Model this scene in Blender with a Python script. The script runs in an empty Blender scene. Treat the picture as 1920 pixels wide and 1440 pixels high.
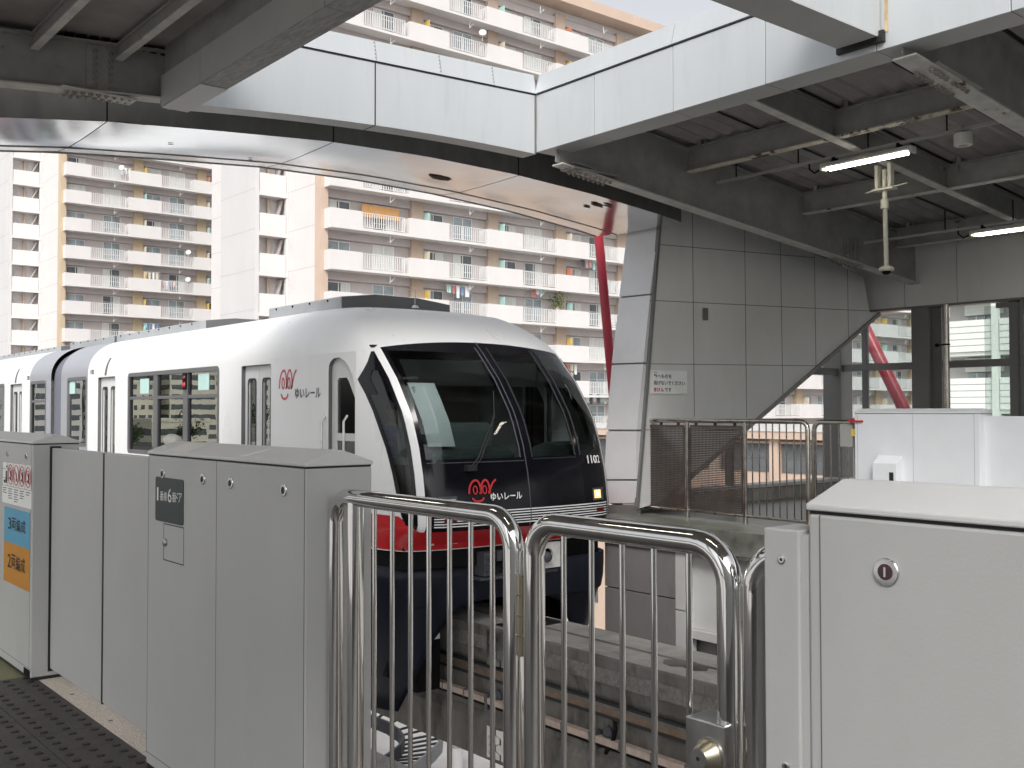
import bpy, bmesh, math, random
from mathutils import Vector, Matrix
from mathutils.geometry import tessellate_polygon
random.seed(7)
C = bpy.context.scene.collection
scn = bpy.context.scene

# ---------------------------------------------------------------- camera, sky, sun, exposure
RGT = Vector((0.63403073, 0.77330689, -0.00122131))
UPV = Vector((0.02101693, -0.01565289, 0.99965658))
FWD = Vector((-0.7730222, 0.63383866, 0.02617695))
EYE = Vector((0, 0, 1.5)); FPX = 1941.0
cd = bpy.data.cameras.new('camera'); cam = bpy.data.objects.new('camera', cd); C.objects.link(cam)
cam.matrix_world = Matrix(((RGT.x, UPV.x, -FWD.x, EYE.x), (RGT.y, UPV.y, -FWD.y, EYE.y), (RGT.z, UPV.z, -FWD.z, EYE.z), (0, 0, 0, 1)))
cd.sensor_width = 36.0; cd.lens = FPX / 1920 * 36; cd.clip_start = 0.05; cd.clip_end = 2000
scn.camera = cam
w = bpy.data.worlds.new("World"); scn.world = w; w.use_nodes = True
nt = w.node_tree; bg = nt.nodes['Background']
sky = nt.nodes.new('ShaderNodeTexSky'); sky.sky_type = 'NISHITA'; sky.sun_disc = False
SUN = Vector((0.52, -0.54, 0.66)).normalized()
sky.sun_elevation = math.asin(SUN.z); sky.sun_rotation = math.atan2(SUN.x, SUN.y)
sky.dust_density = 4.0; sky.air_density = 1.0; sky.ozone_density = 1.0
hs = nt.nodes.new('ShaderNodeHueSaturation'); hs.inputs['Saturation'].default_value = 0.17
nt.links.new(sky.outputs[0], hs.inputs['Color']); nt.links.new(hs.outputs[0], bg.inputs[0])
bg.inputs[1].default_value = 0.15
sl = bpy.data.lights.new('sun', 'SUN'); sl.energy = 1.2; sl.angle = math.radians(20); sl.color = (1, .965, .92)
so = bpy.data.objects.new('sun', sl); C.objects.link(so)
so.rotation_euler = (-SUN).to_track_quat('-Z', 'Y').to_euler(); so.location = (20, -20, 40)
scn.view_settings.view_transform = 'Standard'; scn.view_settings.look = 'None'
scn.view_settings.exposure = 0.5; scn.view_settings.gamma = 1.0
scn.cycles.max_bounces = 10; scn.cycles.diffuse_bounces = 5; scn.cycles.glossy_bounces = 5
scn.cycles.transparent_max_bounces = 16

def px(u, v, **k):
    """a point measured in the photograph, put on a real plane X=, Y= or Z="""
    d = FWD + RGT * ((u - 960) / FPX) - UPV * ((v - 720) / FPX)
    (a, val), = k.items(); i = 'XYZ'.index(a)
    return EYE + d * ((val - EYE[i]) / d[i])

# ---------------------------------------------------------------- materials
MATS = {}
def mat(name, col, rough=.5, metal=0., var=.07, scale=3., bump=0., bscale=60., stretch=(1, 1, 1), second=None, thr=.6, soft=.06, sscale=2., spec=.5, coat=0., island=0.):
    m = bpy.data.materials.new(name); m.use_nodes = True; n = m.node_tree.nodes; L = m.node_tree.links
    b = n['Principled BSDF']; b.inputs['Roughness'].default_value = rough; b.inputs['Metallic'].default_value = metal
    b.inputs['Specular IOR Level'].default_value = spec
    if coat: b.inputs['Coat Weight'].default_value = coat; b.inputs['Coat Roughness'].default_value = .04
    tc = n.new('ShaderNodeTexCoord'); mp = n.new('ShaderNodeMapping'); mp.inputs['Scale'].default_value = stretch
    L.new(tc.outputs['Object'], mp.inputs[0])
    nz = n.new('ShaderNodeTexNoise'); nz.inputs['Scale'].default_value = scale; nz.inputs['Detail'].default_value = 6; nz.inputs['Roughness'].default_value = .62
    L.new(mp.outputs[0], nz.inputs[0])
    r = n.new('ShaderNodeMapRange'); r.inputs[1].default_value = .25; r.inputs[2].default_value = .75
    r.inputs[3].default_value = 1 - var * 1.6; r.inputs[4].default_value = 1 + var
    L.new(nz.outputs[0], r.inputs[0])
    mx = n.new('ShaderNodeMix'); mx.data_type = 'RGBA'; mx.blend_type = 'MULTIPLY'; mx.inputs[0].default_value = 1
    mx.inputs[6].default_value = (*col, 1); L.new(r.outputs[0], mx.inputs[7])
    out = mx.outputs[2]
    if second:
        n2 = n.new('ShaderNodeTexNoise'); n2.inputs['Scale'].default_value = sscale; n2.inputs['Detail'].default_value = 8; n2.inputs['Roughness'].default_value = .65
        L.new(mp.outputs[0], n2.inputs[0])
        r2 = n.new('ShaderNodeMapRange'); r2.inputs[1].default_value = thr; r2.inputs[2].default_value = thr + soft; L.new(n2.outputs[0], r2.inputs[0])
        m2 = n.new('ShaderNodeMix'); m2.data_type = 'RGBA'; m2.inputs[7].default_value = (*second, 1)
        L.new(r2.outputs[0], m2.inputs[0]); L.new(out, m2.inputs[6]); out = m2.outputs[2]
    if island:
        ge = n.new('ShaderNodeNewGeometry'); r4 = n.new('ShaderNodeMapRange'); r4.inputs[3].default_value = 1 - island; r4.inputs[4].default_value = 1 + island
        L.new(ge.outputs['Random Per Island'], r4.inputs[0]); m3 = n.new('ShaderNodeMix'); m3.data_type = 'RGBA'; m3.blend_type = 'MULTIPLY'; m3.inputs[0].default_value = 1
        L.new(out, m3.inputs[6]); L.new(r4.outputs[0], m3.inputs[7]); out = m3.outputs[2]
    L.new(out, b.inputs['Base Color'])
    r3 = n.new('ShaderNodeMapRange'); r3.inputs[3].default_value = max(0, rough - .05); r3.inputs[4].default_value = min(1, rough + .07); L.new(nz.outputs[0], r3.inputs[0]); L.new(r3.outputs[0], b.inputs['Roughness'])
    if bump:
        nb = n.new('ShaderNodeTexNoise'); nb.inputs['Scale'].default_value = bscale; nb.inputs['Detail'].default_value = 4; L.new(mp.outputs[0], nb.inputs[0])
        bp = n.new('ShaderNodeBump'); bp.inputs['Strength'].default_value = bump; bp.inputs['Distance'].default_value = .02
        L.new(nb.outputs[0], bp.inputs['Height']); L.new(bp.outputs[0], b.inputs['Normal'])
    MATS[name] = m; return m
def emit(name, col, s):
    m = bpy.data.materials.new(name); m.use_nodes = True; b = m.node_tree.nodes['Principled BSDF']
    b.inputs['Base Color'].default_value = (*col, 1); b.inputs['Emission Color'].default_value = (*col, 1); b.inputs['Emission Strength'].default_value = s
    MATS[name] = m; return m
def glass(name, tint, ior=1.5, rough=.0, wob=0., gl=(1, 1, 1)):
    m = bpy.data.materials.new(name); m.use_nodes = True; n = m.node_tree.nodes; L = m.node_tree.links
    n.remove(n['Principled BSDF']); o = n['Material Output']
    t = n.new('ShaderNodeBsdfTransparent'); t.inputs[0].default_value = (*tint, 1)
    g = n.new('ShaderNodeBsdfGlossy'); g.inputs['Roughness'].default_value = rough; g.inputs[0].default_value = (*gl, 1)
    f = n.new('ShaderNodeFresnel'); f.inputs[0].default_value = ior
    x = n.new('ShaderNodeMixShader'); L.new(f.outputs[0], x.inputs[0]); L.new(t.outputs[0], x.inputs[1]); L.new(g.outputs[0], x.inputs[2]); L.new(x.outputs[0], o.inputs[0])
    if wob:
        tc = n.new('ShaderNodeTexCoord'); nz = n.new('ShaderNodeTexNoise'); nz.inputs['Scale'].default_value = 1.5; L.new(tc.outputs['Object'], nz.inputs[0])
        bp = n.new('ShaderNodeBump'); bp.inputs['Strength'].default_value = wob; bp.inputs['Distance'].default_value = .05
        L.new(nz.outputs[0], bp.inputs['Height']); L.new(bp.outputs[0], g.inputs['Normal'])
    MATS[name] = m; return m
mat('gate_grey', (.48, .485, .48), .42, var=.04, scale=3.5, stretch=(1, 1, .5), bump=.05, bscale=350, second=(.43, .43, .42), thr=.56, soft=.3, sscale=3)
mat('gate_cap', (.64, .645, .645), .45, var=.04, scale=4, bump=.04, bscale=300)
mat('gate_white', (.78, .80, .83), .4, var=.03)
mat('dark_gap', (.015, .015, .015), .6)
mat('seam', (.16, .16, .155), .6)
mat('lock_metal', (.75, .75, .74), .22, 1., var=.1, scale=20)
mat('lock_core', (.08, .04, .045), .35, .3)
mat('stainless', (.76, .75, .735), .055, 1., var=.10, scale=9, stretch=(1, 1, .25), bump=.012, bscale=14)
mat('stainless_brushed', (.52, .515, .50), .3, 1., var=.16, scale=14)
mat('brass', (.46, .42, .33), .3, 1., var=.06, scale=30)
mat('sign_dark', (.028, .042, .04), .4, var=.04)
mat('sign_white', (.86, .87, .86), .4, var=.04)
mat('ink_black', (.02, .02, .02), .5, var=.02)
mat('ink_white', (.8, .8, .8), .5, var=.02)
mat('ink_red', (.55, .03, .035), .45, var=.04)
mat('pale_ink_red', (.60, .10, .13), .45, var=.05)
mat('ink_grey', (.09, .09, .10), .5, var=.04)
mat('sticker_blue', (.10, .36, .55), .42, var=.05)
mat('sticker_orange', (.58, .25, .025), .42, var=.05)
mat('sticker_yellow', (.75, .55, .05), .5)
mat('red_tape', (.6, .02, .03), .5)
mat('floor_tile', (.085, .078, .072), .55, var=.22, scale=7, bump=.25, bscale=120)
mat('tactile', (.060, .052, .050), .55, var=.25, scale=9, bump=.3, bscale=150)
mat('dot', (.010, .009, .009), .5, var=.1)
mat('olive_tile', (.17, .165, .08), .55, var=.15, scale=9, bump=.1, bscale=100)
mat('threshold', (.78, .70, .61), .6, var=.14, scale=40, bump=.8, bscale=130)
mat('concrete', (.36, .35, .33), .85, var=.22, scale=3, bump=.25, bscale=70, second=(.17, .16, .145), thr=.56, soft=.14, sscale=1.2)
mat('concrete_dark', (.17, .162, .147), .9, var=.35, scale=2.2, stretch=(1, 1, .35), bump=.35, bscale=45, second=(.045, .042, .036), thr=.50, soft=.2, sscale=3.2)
mat('concrete_speckle', (.21, .20, .185), .95, var=.3, scale=20, bump=.5, bscale=90, second=(.10, .095, .085), thr=.5, soft=.2, sscale=3)
mat('rail_brown', (.21, .15, .11), .5, .35, var=.25, scale=12)
mat('rail_grey', (.17, .165, .155), .55, .4, var=.25, scale=8)
mat('rail_pale', (.50, .40, .34), .5, .15, var=.2, scale=10)
mat('slab_wet', (.19, .195, .17), .38, var=.35, scale=4, stretch=(1, 3, 1), bump=.1, bscale=20)
mat('train_white', (.85, .855, .86), .28, var=.02, scale=1.6, stretch=(1, 1, .35), second=(.78, .78, .775), thr=.56, soft=.3, sscale=2.2)
mat('train_grey', (.33, .34, .375), .32, var=.04, scale=2, coat=.2)
mat('bellows', (.16, .165, .20), .7, var=.06)
mat('roof_grey', (.36, .375, .39), .5, var=.08, scale=3)
mat('roof_dark', (.115, .118, .122), .55, var=.1, scale=3)
mat('train_black', (.006, .006, .009), .12, var=.1, spec=.35)
mat('train_red', (.56, .016, .022), .3, var=.05, coat=.3)
mat('train_navy', (.009, .011, .020), .4, var=.2, scale=3, spec=.25)
mat('under_black', (.006, .006, .007), .7, var=.2, spec=.15)
mat('under_grey', (.08, .085, .10), .5, .2, var=.2, scale=10)
mat('coupler_white', (.66, .66, .64), .5, var=.15, scale=9)
mat('rubber', (.018, .018, .02), .5, var=.1)
mat('frame_grey', (.17, .17, .175), .45, .3, var=.08)
mat('door_white', (.66, .665, .67), .32, var=.04)
mat('interior_pale', (.52, .54, .54), .7, var=.05)
mat('interior_dark', (.012, .012, .013), .7, var=.1)
mat('dash_teal', (.085, .105, .105), .55, var=.06)
mat('seat_teal', (.02, .19, .15), .8, var=.1)
mat('tan_panel', (.30, .27, .215), .6, var=.08)
mat('skin', (.33, .19, .12), .55, var=.06)
mat('hair', (.012, .01, .009), .5)
mat('aloha', (.02, .06, .22), .8, var=.2, scale=20, second=(.10, .28, .5), thr=.57, soft=.03, sscale=24)
mat('trousers', (.02, .022, .03), .8)
mat('fabric_white', (.7, .72, .73), .9)
mat('alu_panel', (.49, .515, .53), .34, .15, var=.04, scale=1.6, stretch=(1.6, 1.6, .22), bump=.015, bscale=1.2, second=(.42, .44, .445), thr=.54, soft=.3, sscale=4, island=.035)
mat('alu_light', (.76, .76, .775), .30, .15, var=.05, scale=1.4, bump=.02, bscale=2.5, island=.05)
mat('alu_wall', (.75, .75, .745), .34, .15, var=.05, scale=1.3, stretch=(1, 1, .4), bump=.012, bscale=2, second=(.66, .655, .64), thr=.52, soft=.3, sscale=2.2, island=.04)
mat('alu_soffit', (.47, .47, .465), .42, .1, var=.06, scale=3)
mat('stained_soffit', (.34, .34, .33), .6, var=.28, scale=9, stretch=(1, 5, 5))
mat('lower_wall', (.235, .222, .22), .5, var=.09, scale=3, stretch=(1, 1, .3), second=(.19, .18, .175), thr=.55, soft=.2, sscale=3, island=.06)
mat('lower_white', (.60, .60, .585), .5, var=.06, scale=2)
mat('mirror_soffit', (.63, .64, .65), .13, .95, var=.12, scale=1.2, bump=.22, bscale=.9, second=(.56, .49, .44), thr=.68, soft=.2, sscale=.7)
mat('rust', (.075, .03, .018), .9, var=.4, scale=25, bump=.5, bscale=60)
mat('rust_stain', (.58, .43, .25), .7, var=.3, scale=12)
mat('steel_paint', (.30, .30, .29), .5, var=.16, scale=4, second=(.12, .11, .10), thr=.66, soft=.05, sscale=5)
mat('arch_band', (.11, .11, .105), .55, var=.2, scale=5, stretch=(1, 1, .4))
mat('flange_lit_rust', (.58, .57, .54), .55, var=.16, scale=6, second=(.12, .075, .04), thr=.62, soft=.05, sscale=3.4)  # bottom flange paler than the web, light from below in its colour; rust patches
mat('flange_lit_rusty', (.66, .61, .50), .6, var=.2, scale=6, second=(.08, .045, .025), thr=.565, soft=.04, sscale=3.2)  # light from below in the base tone, rust patches over it
mat('deck_sheet', (.36, .335, .335), .7, var=.2, scale=2)
mat('bolt', (.34, .32, .29), .45, .5, var=.4, scale=30)
mat('red_pole', (.45, .035, .06), .35, var=.12, scale=3, coat=.2)
mat('mesh_screen', (.13, .105, .095), .5, .4, var=.3, scale=6, second=(.16, .045, .025), thr=.62, soft=.06, sscale=4)
mat('fence_steel', (.58, .54, .49), .16, 1., var=.2, scale=12, second=(.22, .07, .035), thr=.69, soft=.05, sscale=7)
mat('column_grey', (.205, .205, .2), .45, .2, var=.06)
mat('pipe_steel', (.48, .45, .41), .25, 1., var=.3, scale=10, stretch=(1, 1, .3))
mat('lamp_body', (.72, .72, .68), .5)
mat('conduit', (.40, .40, .385), .5, .2, var=.1)
mat('ivory', (.60, .585, .51), .5, var=.1, scale=12)
mat('apt_white', (.66, .635, .625), .85, var=.03, scale=.6)
mat('apt_end', (.58, .57, .57), .85, var=.035, scale=.5, stretch=(1, 1, .4))
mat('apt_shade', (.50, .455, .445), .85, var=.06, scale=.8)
mat('apt_peach', (.56, .43, .345), .85, var=.05, scale=.5)
mat('apt_ochre', (.52, .42, .30), .85, var=.05, scale=.5)
mat('apt_brown', (.47, .37, .30), .85, var=.06, scale=.5)
mat('rail_white', (.66, .66, .655), .5, var=.03)
mat('window_dark', (.13, .145, .155), .12, var=.25, scale=.9)
mat('window_blue', (.30, .35, .37), .12, var=.3, scale=.9)
mat('curtain', (.62, .63, .60), .9, var=.12, scale=9, stretch=(1, 1, .05))
mat('sash', (.72, .72, .71), .5)
mat('stair_dark', (.72, .69, .68), .9, var=.1)
mat('yellow_panel', (.64, .45, .13), .8)
mat('teal_panel', (.40, .62, .58), .8)
mat('poster_teal', (.50, .72, .68), .5)
mat('orange_panel', (.55, .22, .13), .8)
mat('cream_panel', (.62, .57, .45), .8)
mat('cloth_blue', (.20, .27, .42), .9)
mat('cloth_red', (.46, .2, .2), .9)
mat('cloth_pink', (.66, .42, .42), .9)
mat('plant_green', (.06, .12, .03), .7, var=.3, scale=8)
mat('siding', (.66, .70, .655), .7, var=.04)
mat('cream_wall', (.72, .68, .56), .85, var=.08, scale=.4)
mat('grey_wall', (.46, .46, .45), .85, var=.08, scale=.4)
mat('asphalt', (.055, .055, .055), .9, var=.2, scale=2)
mat('pavement', (.50, .49, .475), .9, var=.12, scale=1.2)
mat('road_paint', (.7, .7, .68), .8); mat('road_yellow', (.7, .42, .06), .8)
mat('leaf', (.05, .085, .025), .7, var=.4, scale=6); mat('bark', (.10, .075, .055), .9)
mat('car_white', (.7, .7, .7), .25, coat=.5); mat('car_blue', (.05, .08, .2), .25, coat=.5); mat('tyre', (.02, .02, .02), .8)
mat('window_board', (.55, .30, .12), .8)
emit('tube_light', (1, .94, .80), 9.0); emit('lamp_warm', (.9, .50, .18), 1.1); emit('lamp_white', (1, .86, .6), 5.0); mat('tail_red', (.10, .004, .006), .2)
glass('cab_glass', (.60, .67, .655), 1.55); glass('saloon_glass', (.34, .45, .43), 3.3, wob=.012, gl=(.93, .97, .95)); glass('wall_glass', (.80, .84, .83), 1.5, rough=.05)
glass('headlight_glass', (.9, .9, .9), 1.4)
# bumps that make the polished arch soffit wavy only along big swells
def M(n): return MATS[n]
# ---------------------------------------------------------------- mesh helpers
ORG = {}
class MB:
    def __init__(s): s.v = []; s.f = []
    def add(s, vs, fs):
        n = len(s.v); s.v += [tuple(p) for p in vs]; s.f += [tuple(i + n for i in f) for f in fs]; return s
    def box(s, x0, x1, y0, y1, z0, z1):
        return s.add([(x0, y0, z0), (x1, y0, z0), (x1, y1, z0), (x0, y1, z0), (x0, y0, z1), (x1, y0, z1), (x1, y1, z1), (x0, y1, z1)],
                     [(0, 3, 2, 1), (4, 5, 6, 7), (0, 1, 5, 4), (1, 2, 6, 5), (2, 3, 7, 6), (3, 0, 4, 7)])
    def hexa(s, a, b):   # two quads a (4 pts) and b (4 pts)
        return s.add(list(a) + list(b), [(3, 2, 1, 0), (4, 5, 6, 7), (0, 1, 5, 4), (1, 2, 6, 5), (2, 3, 7, 6), (3, 0, 4, 7)])
    def bar(s, p, q, wid, hei, up=(0, 0, 1)):   # rectangular bar from p to q, hei along up, p/q at its centre
        p = Vector(p); q = Vector(q); d = (q - p).normalized(); u = Vector(up); sd = d.cross(u)
        if sd.length < 1e-4: u = Vector((1, 0, 0)); sd = d.cross(u)
        sd.normalize(); u = sd.cross(d).normalized(); sd *= wid / 2; u *= hei / 2
        return s.hexa([p - sd - u, p + sd - u, p + sd + u, p - sd + u], [q - sd - u, q + sd - u, q + sd + u, q - sd + u])
    def tube(s, pts, r, n=10, cap=True):
        pts = [Vector(p) for p in pts]; rings = []; prev = None
        for i, p in enumerate(pts):
            t = (pts[min(i + 1, len(pts) - 1)] - pts[max(i - 1, 0)]).normalized()
            if prev is None:
                a = Vector((0, 0, 1)) if abs(t.z) < .9 else Vector((1, 0, 0)); x = t.cross(a).normalized()
            else: x = (prev - t * prev.dot(t)).normalized()
            prev = x; y = t.cross(x); rr = r[i] if isinstance(r, (list, tuple)) else r
            rings.append([p + x * rr * math.cos(2 * math.pi * k / n) + y * rr * math.sin(2 * math.pi * k / n) for k in range(n)])
        vs = [v for R in rings for v in R]; fs = []
        for i in range(len(pts) - 1):
            for k in range(n): fs.append((i * n + k, i * n + (k + 1) % n, (i + 1) * n + (k + 1) % n, (i + 1) * n + k))
        if cap: fs.append(tuple(reversed(range(n)))); fs.append(tuple(range((len(pts) - 1) * n, len(pts) * n)))
        return s.add(vs, fs)
    def prism(s, poly, axis, a, b):   # poly of 2-D points; axis 'X': (y,z), 'Y': (x,z), 'Z': (x,y)
        f = {'X': lambda p, t: (t, p[0], p[1]), 'Y': lambda p, t: (p[0], t, p[1]), 'Z': lambda p, t: (p[0], p[1], t)}[axis]
        n = len(poly); vs = [f(p, a) for p in poly] + [f(p, b) for p in poly]
        tri = tessellate_polygon([[Vector((p[0], p[1], 0)) for p in poly]])
        fs = [tuple(reversed(t)) for t in tri] + [tuple(i + n for i in t) for t in tri]
        fs += [(i, (i + 1) % n, n + (i + 1) % n, n + i) for i in range(n)]
        return s.add(vs, fs)
    def plate(s, outer, holes, axis, a, b=None):   # flat plate with holes; b gives it thickness
        f = {'X': lambda p, t: (t, p[0], p[1]), 'Y': lambda p, t: (p[0], t, p[1]), 'Z': lambda p, t: (p[0], p[1], t)}[axis]
        loops = [outer] + holes; flat = [p for l in loops for p in l]
        tri = tessellate_polygon([[Vector((p[0], p[1], 0)) for p in l] for l in loops])
        s.add([f(p, a) for p in flat], tri)
        if b is not None:
            s.add([f(p, b) for p in flat], tri)
            for l in loops:
                n = len(l); s.add([f(p, a) for p in l] + [f(p, b) for p in l], [(i, (i + 1) % n, n + (i + 1) % n, n + i) for i in range(n)])
        return s
    def lathe(s, prof, c, ax=(0, 0, 1), n=20):   # prof: (radius, height) along ax from c
        c = Vector(c); ax = Vector(ax).normalized(); t = Vector((1, 0, 0)) if abs(ax.x) < .9 else Vector((0, 1, 0))
        x = ax.cross(t).normalized(); y = ax.cross(x); vs = []; fs = []
        for r, h in prof:
            for k in range(n): vs.append(c + ax * h + (x * math.cos(2 * math.pi * k / n) + y * math.sin(2 * math.pi * k / n)) * max(r, 1e-5))
        for i in range(len(prof) - 1):
            for k in range(n): fs.append((i * n + k, i * n + (k + 1) % n, (i + 1) * n + (k + 1) % n, (i + 1) * n + k))
        fs.append(tuple(range(n))); fs.append(tuple(range((len(prof) - 1) * n, len(prof) * n)))
        return s.add(vs, fs)
    def grid(s, rows):   # rows of equal length lists of points
        m = len(rows[0]); vs = [p for r in rows for p in r]
        return s.add(vs, [(i * m + j, i * m + j + 1, (i + 1) * m + j + 1, (i + 1) * m + j) for i in range(len(rows) - 1) for j in range(m - 1)])
    def ball(s, c, r, n=12, m=8, sc=(1, 1, 1)):
        vs = []; fs = []
        for i in range(m + 1):
            th = math.pi * i / m
            for k in range(n): vs.append((c[0] + r * sc[0] * math.sin(th) * math.cos(2 * math.pi * k / n), c[1] + r * sc[1] * math.sin(th) * math.sin(2 * math.pi * k / n), c[2] + r * sc[2] * math.cos(th)))
        for i in range(m):
            for k in range(n): fs.append((i * n + k, (i + 1) * n + k, (i + 1) * n + (k + 1) % n, i * n + (k + 1) % n))
        return s.add(vs, fs)
    def build(s, name, m, parent=None, smooth=False, bevel=0, loc=None, solid=0):
        o0 = ORG.get(parent.name, Vector((0, 0, 0))) if parent else (Vector(loc) if loc is not None else Vector((0, 0, 0)))
        me = bpy.data.meshes.new(name); me.from_pydata([tuple(Vector(v) - o0) for v in s.v], [], s.f)
        bm = bmesh.new(); bm.from_mesh(me); bmesh.ops.remove_doubles(bm, verts=bm.verts, dist=1e-5); bmesh.ops.recalc_face_normals(bm, faces=bm.faces); bm.to_mesh(me); bm.free()
        me.materials.append(M(m) if isinstance(m, str) else m)
        o = bpy.data.objects.new(name, me); C.objects.link(o)
        if parent: o.parent = parent
        else: o.location = o0
        ORG[o.name] = o0
        if smooth:
            for p in me.polygons: p.use_smooth = True
            try: me.set_sharp_from_angle(angle=math.radians(38))
            except Exception: pass
        if bevel:
            b = o.modifiers.new('bevel', 'BEVEL'); b.width = bevel; b.segments = 2; b.limit_method = 'ANGLE'
        if solid:
            b = o.modifiers.new('thickness', 'SOLIDIFY'); b.thickness = solid; b.offset = -1
        return o
def thing(name, label, cat, loc, group=None):
    o = bpy.data.objects.new(name, None); C.objects.link(o); o.location = loc; o.empty_display_size = .2
    o['label'] = label; o['category'] = cat
    if group: o['group'] = group
    ORG[o.name] = Vector(loc); return o
def tag(o, label, cat, group=None):
    o['label'] = label; o['category'] = cat
    if group: o['group'] = group
    return o
def struct(o, kind='structure', label=None):
    o['kind'] = kind
    if label: o['label'] = label
    return o
def dup(o, loc=None, label=None, parent=None):
    c = o.copy(); C.objects.link(c)
    if parent: c.parent = parent
    ORG[c.name] = ORG.get(o.name, Vector((0, 0, 0)))
    if loc is not None: c.location = loc; ORG[c.name] = Vector(loc)
    if label: c['label'] = label
    for ch in list(o.children):
        dup(ch, None, None, c)
    return c
def pieces(name, m, parent, items):
    """many small alike pieces, each an object of its own sharing one mesh; items: (point, maker) -- maker builds the first one"""
    first = None; o0 = ORG.get(parent.name, Vector((0, 0, 0)))
    for pt, maker in items:
        pt = Vector(pt)
        if first is None:
            mb = MB(); maker(mb); mb.v = [tuple(Vector(v) + o0) for v in mb.v]; first = mb.build(name, m, parent); first.location = pt - o0
        else:
            c = first.copy(); C.objects.link(c); c.parent = parent; c.location = pt - o0
    return first
def rrect(x0, x1, z0, z1, r=.04, n=3):
    out = []
    for cx, cz, a0 in ((x1 - r, z1 - r, 0), (x0 + r, z1 - r, 90), (x0 + r, z0 + r, 180), (x1 - r, z0 + r, 270)):
        for k in range(n + 1):
            a = math.radians(a0 + 90 * k / n); out.append((cx + r * math.cos(a), cz + r * math.sin(a)))
    return out
def text2d(body, size, bold=0.0, squeeze=1.0):
    cu = bpy.data.curves.new('t', 'FONT'); cu.body = body; cu.size = size; cu.offset = bold; cu.resolution_u = 3
    o = bpy.data.objects.new('t', cu); C.objects.link(o); dg = bpy.context.evaluated_depsgraph_get(); dg.update()
    me = bpy.data.meshes.new_from_object(o.evaluated_get(dg))
    vs = [(v.co.x * squeeze, v.co.y) for v in me.vertices]; fs = [tuple(p.vertices) for p in me.polygons]
    bpy.data.objects.remove(o); bpy.data.curves.remove(cu); bpy.data.meshes.remove(me)
    if vs:
        mx = min(v[0] for v in vs); my = min(v[1] for v in vs); vs = [(a - mx, b - my) for a, b in vs]
    return vs, fs
def stroke2d(lines, wd):
    vs = []; fs = []
    for L in lines:
        L = [Vector(p) for p in L]; n = len(vs)
        for i, p in enumerate(L):
            t = (L[min(i + 1, len(L) - 1)] - L[max(i - 1, 0)]); t = t.normalized() if t.length else Vector((1, 0)); q = Vector((-t.y, t.x)) * wd / 2
            vs += [tuple(p + q), tuple(p - q)]
        for i in range(len(L) - 1): fs.append((n + 2 * i, n + 2 * i + 1, n + 2 * i + 3, n + 2 * i + 2))
    return vs, fs
def map2d(mb, vf, fn):
    vs, fs = vf
    if vs: mb.add([fn(a, b) for a, b in vs], fs)
    return mb
def fit(vf, w, h):   # scale a 2-D shape to a width and a height
    vs, fs = vf; W = max(v[0] for v in vs) or 1; Hh = max(v[1] for v in vs) or 1
    return [(a / W * w, b / Hh * h) for a, b in vs], fs
def arc(cx, cy, rx, ry, a0, a1, n=10): return [(cx + rx * math.cos(math.radians(a0 + (a1 - a0) * k / n)), cy + ry * math.sin(math.radians(a0 + (a1 - a0) * k / n))) for k in range(n + 1)]
def bend(p0, p1, p2, r=.07, n=5):   # corner p1 rounded
    p0, p1, p2 = Vector(p0), Vector(p1), Vector(p2); a = (p0 - p1).normalized() * r; b = (p2 - p1).normalized() * r
    return [p1 + a * (1 - math.sin(t)) + b * (1 - math.cos(t)) for t in [math.pi / 2 * k / n for k in range(n + 1)]]
# the three-humped loop emblem, about 1.0 wide and 1.55 high
EMB = [arc(.27, .55, .27, .95, 180, 90, 8) + arc(.30, .55, .16, .95, 88, 0, 8)[1:] + [(.42, .62), (.40, .52)],
       [(.46, .55)] + arc(.64, .62, .18, .88, 175, 90, 8) + arc(.66, .62, .14, .88, 88, 0, 8)[1:] + [(.77, .62), (.74, .52)],
       [(.74, .52), (.84, .95), (.93, 1.3), (1.06, 1.5)]]
EYES = [arc(.24, .78, .075, .28, 0, 360, 14), arc(.60, .78, .075, .28, 0, 360, 14)]
SMILE = [arc(.33, .33, .22, .33, 190, 350, 10)]
# ================================================================ the setting
GZ = -8.5
struct(MB().add([(-400, -300, GZ), (200, -300, GZ), (200, 500, GZ), (-400, 500, GZ)], [(0, 1, 2, 3)]).build('ground', 'pavement'))
struct(MB().add([(-300, 3.5, GZ + .004), (150, 3.5, GZ + .004), (150, 11.5, GZ + .004), (-300, 11.5, GZ + .004)], [(0, 1, 2, 3)]).build('road', 'asphalt'))
struct(MB().add([(-20, 13.8, GZ + .004), (-14, 13.8, GZ + .004), (-30, 60, GZ + .004), (-36, 60, GZ + .004)], [(0, 1, 2, 3)]).build('side_road', 'asphalt'))
mb = MB()
for k in range(40): mb.box(-120 + 4 * k, -118 + 4 * k, 7.4, 7.55, GZ + .006, GZ + .010)
for y in (3.9, 11.1): mb.box(-120, 40, y, y + .15, GZ + .006, GZ + .010)
struct(mb.build('road_markings', 'road_paint'))
mb = MB()
for y in (3.3, 11.5): mb.box(-120, 40, y, y + .2, GZ, GZ + .14)
struct(mb.build('kerb', 'concrete'))
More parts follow.
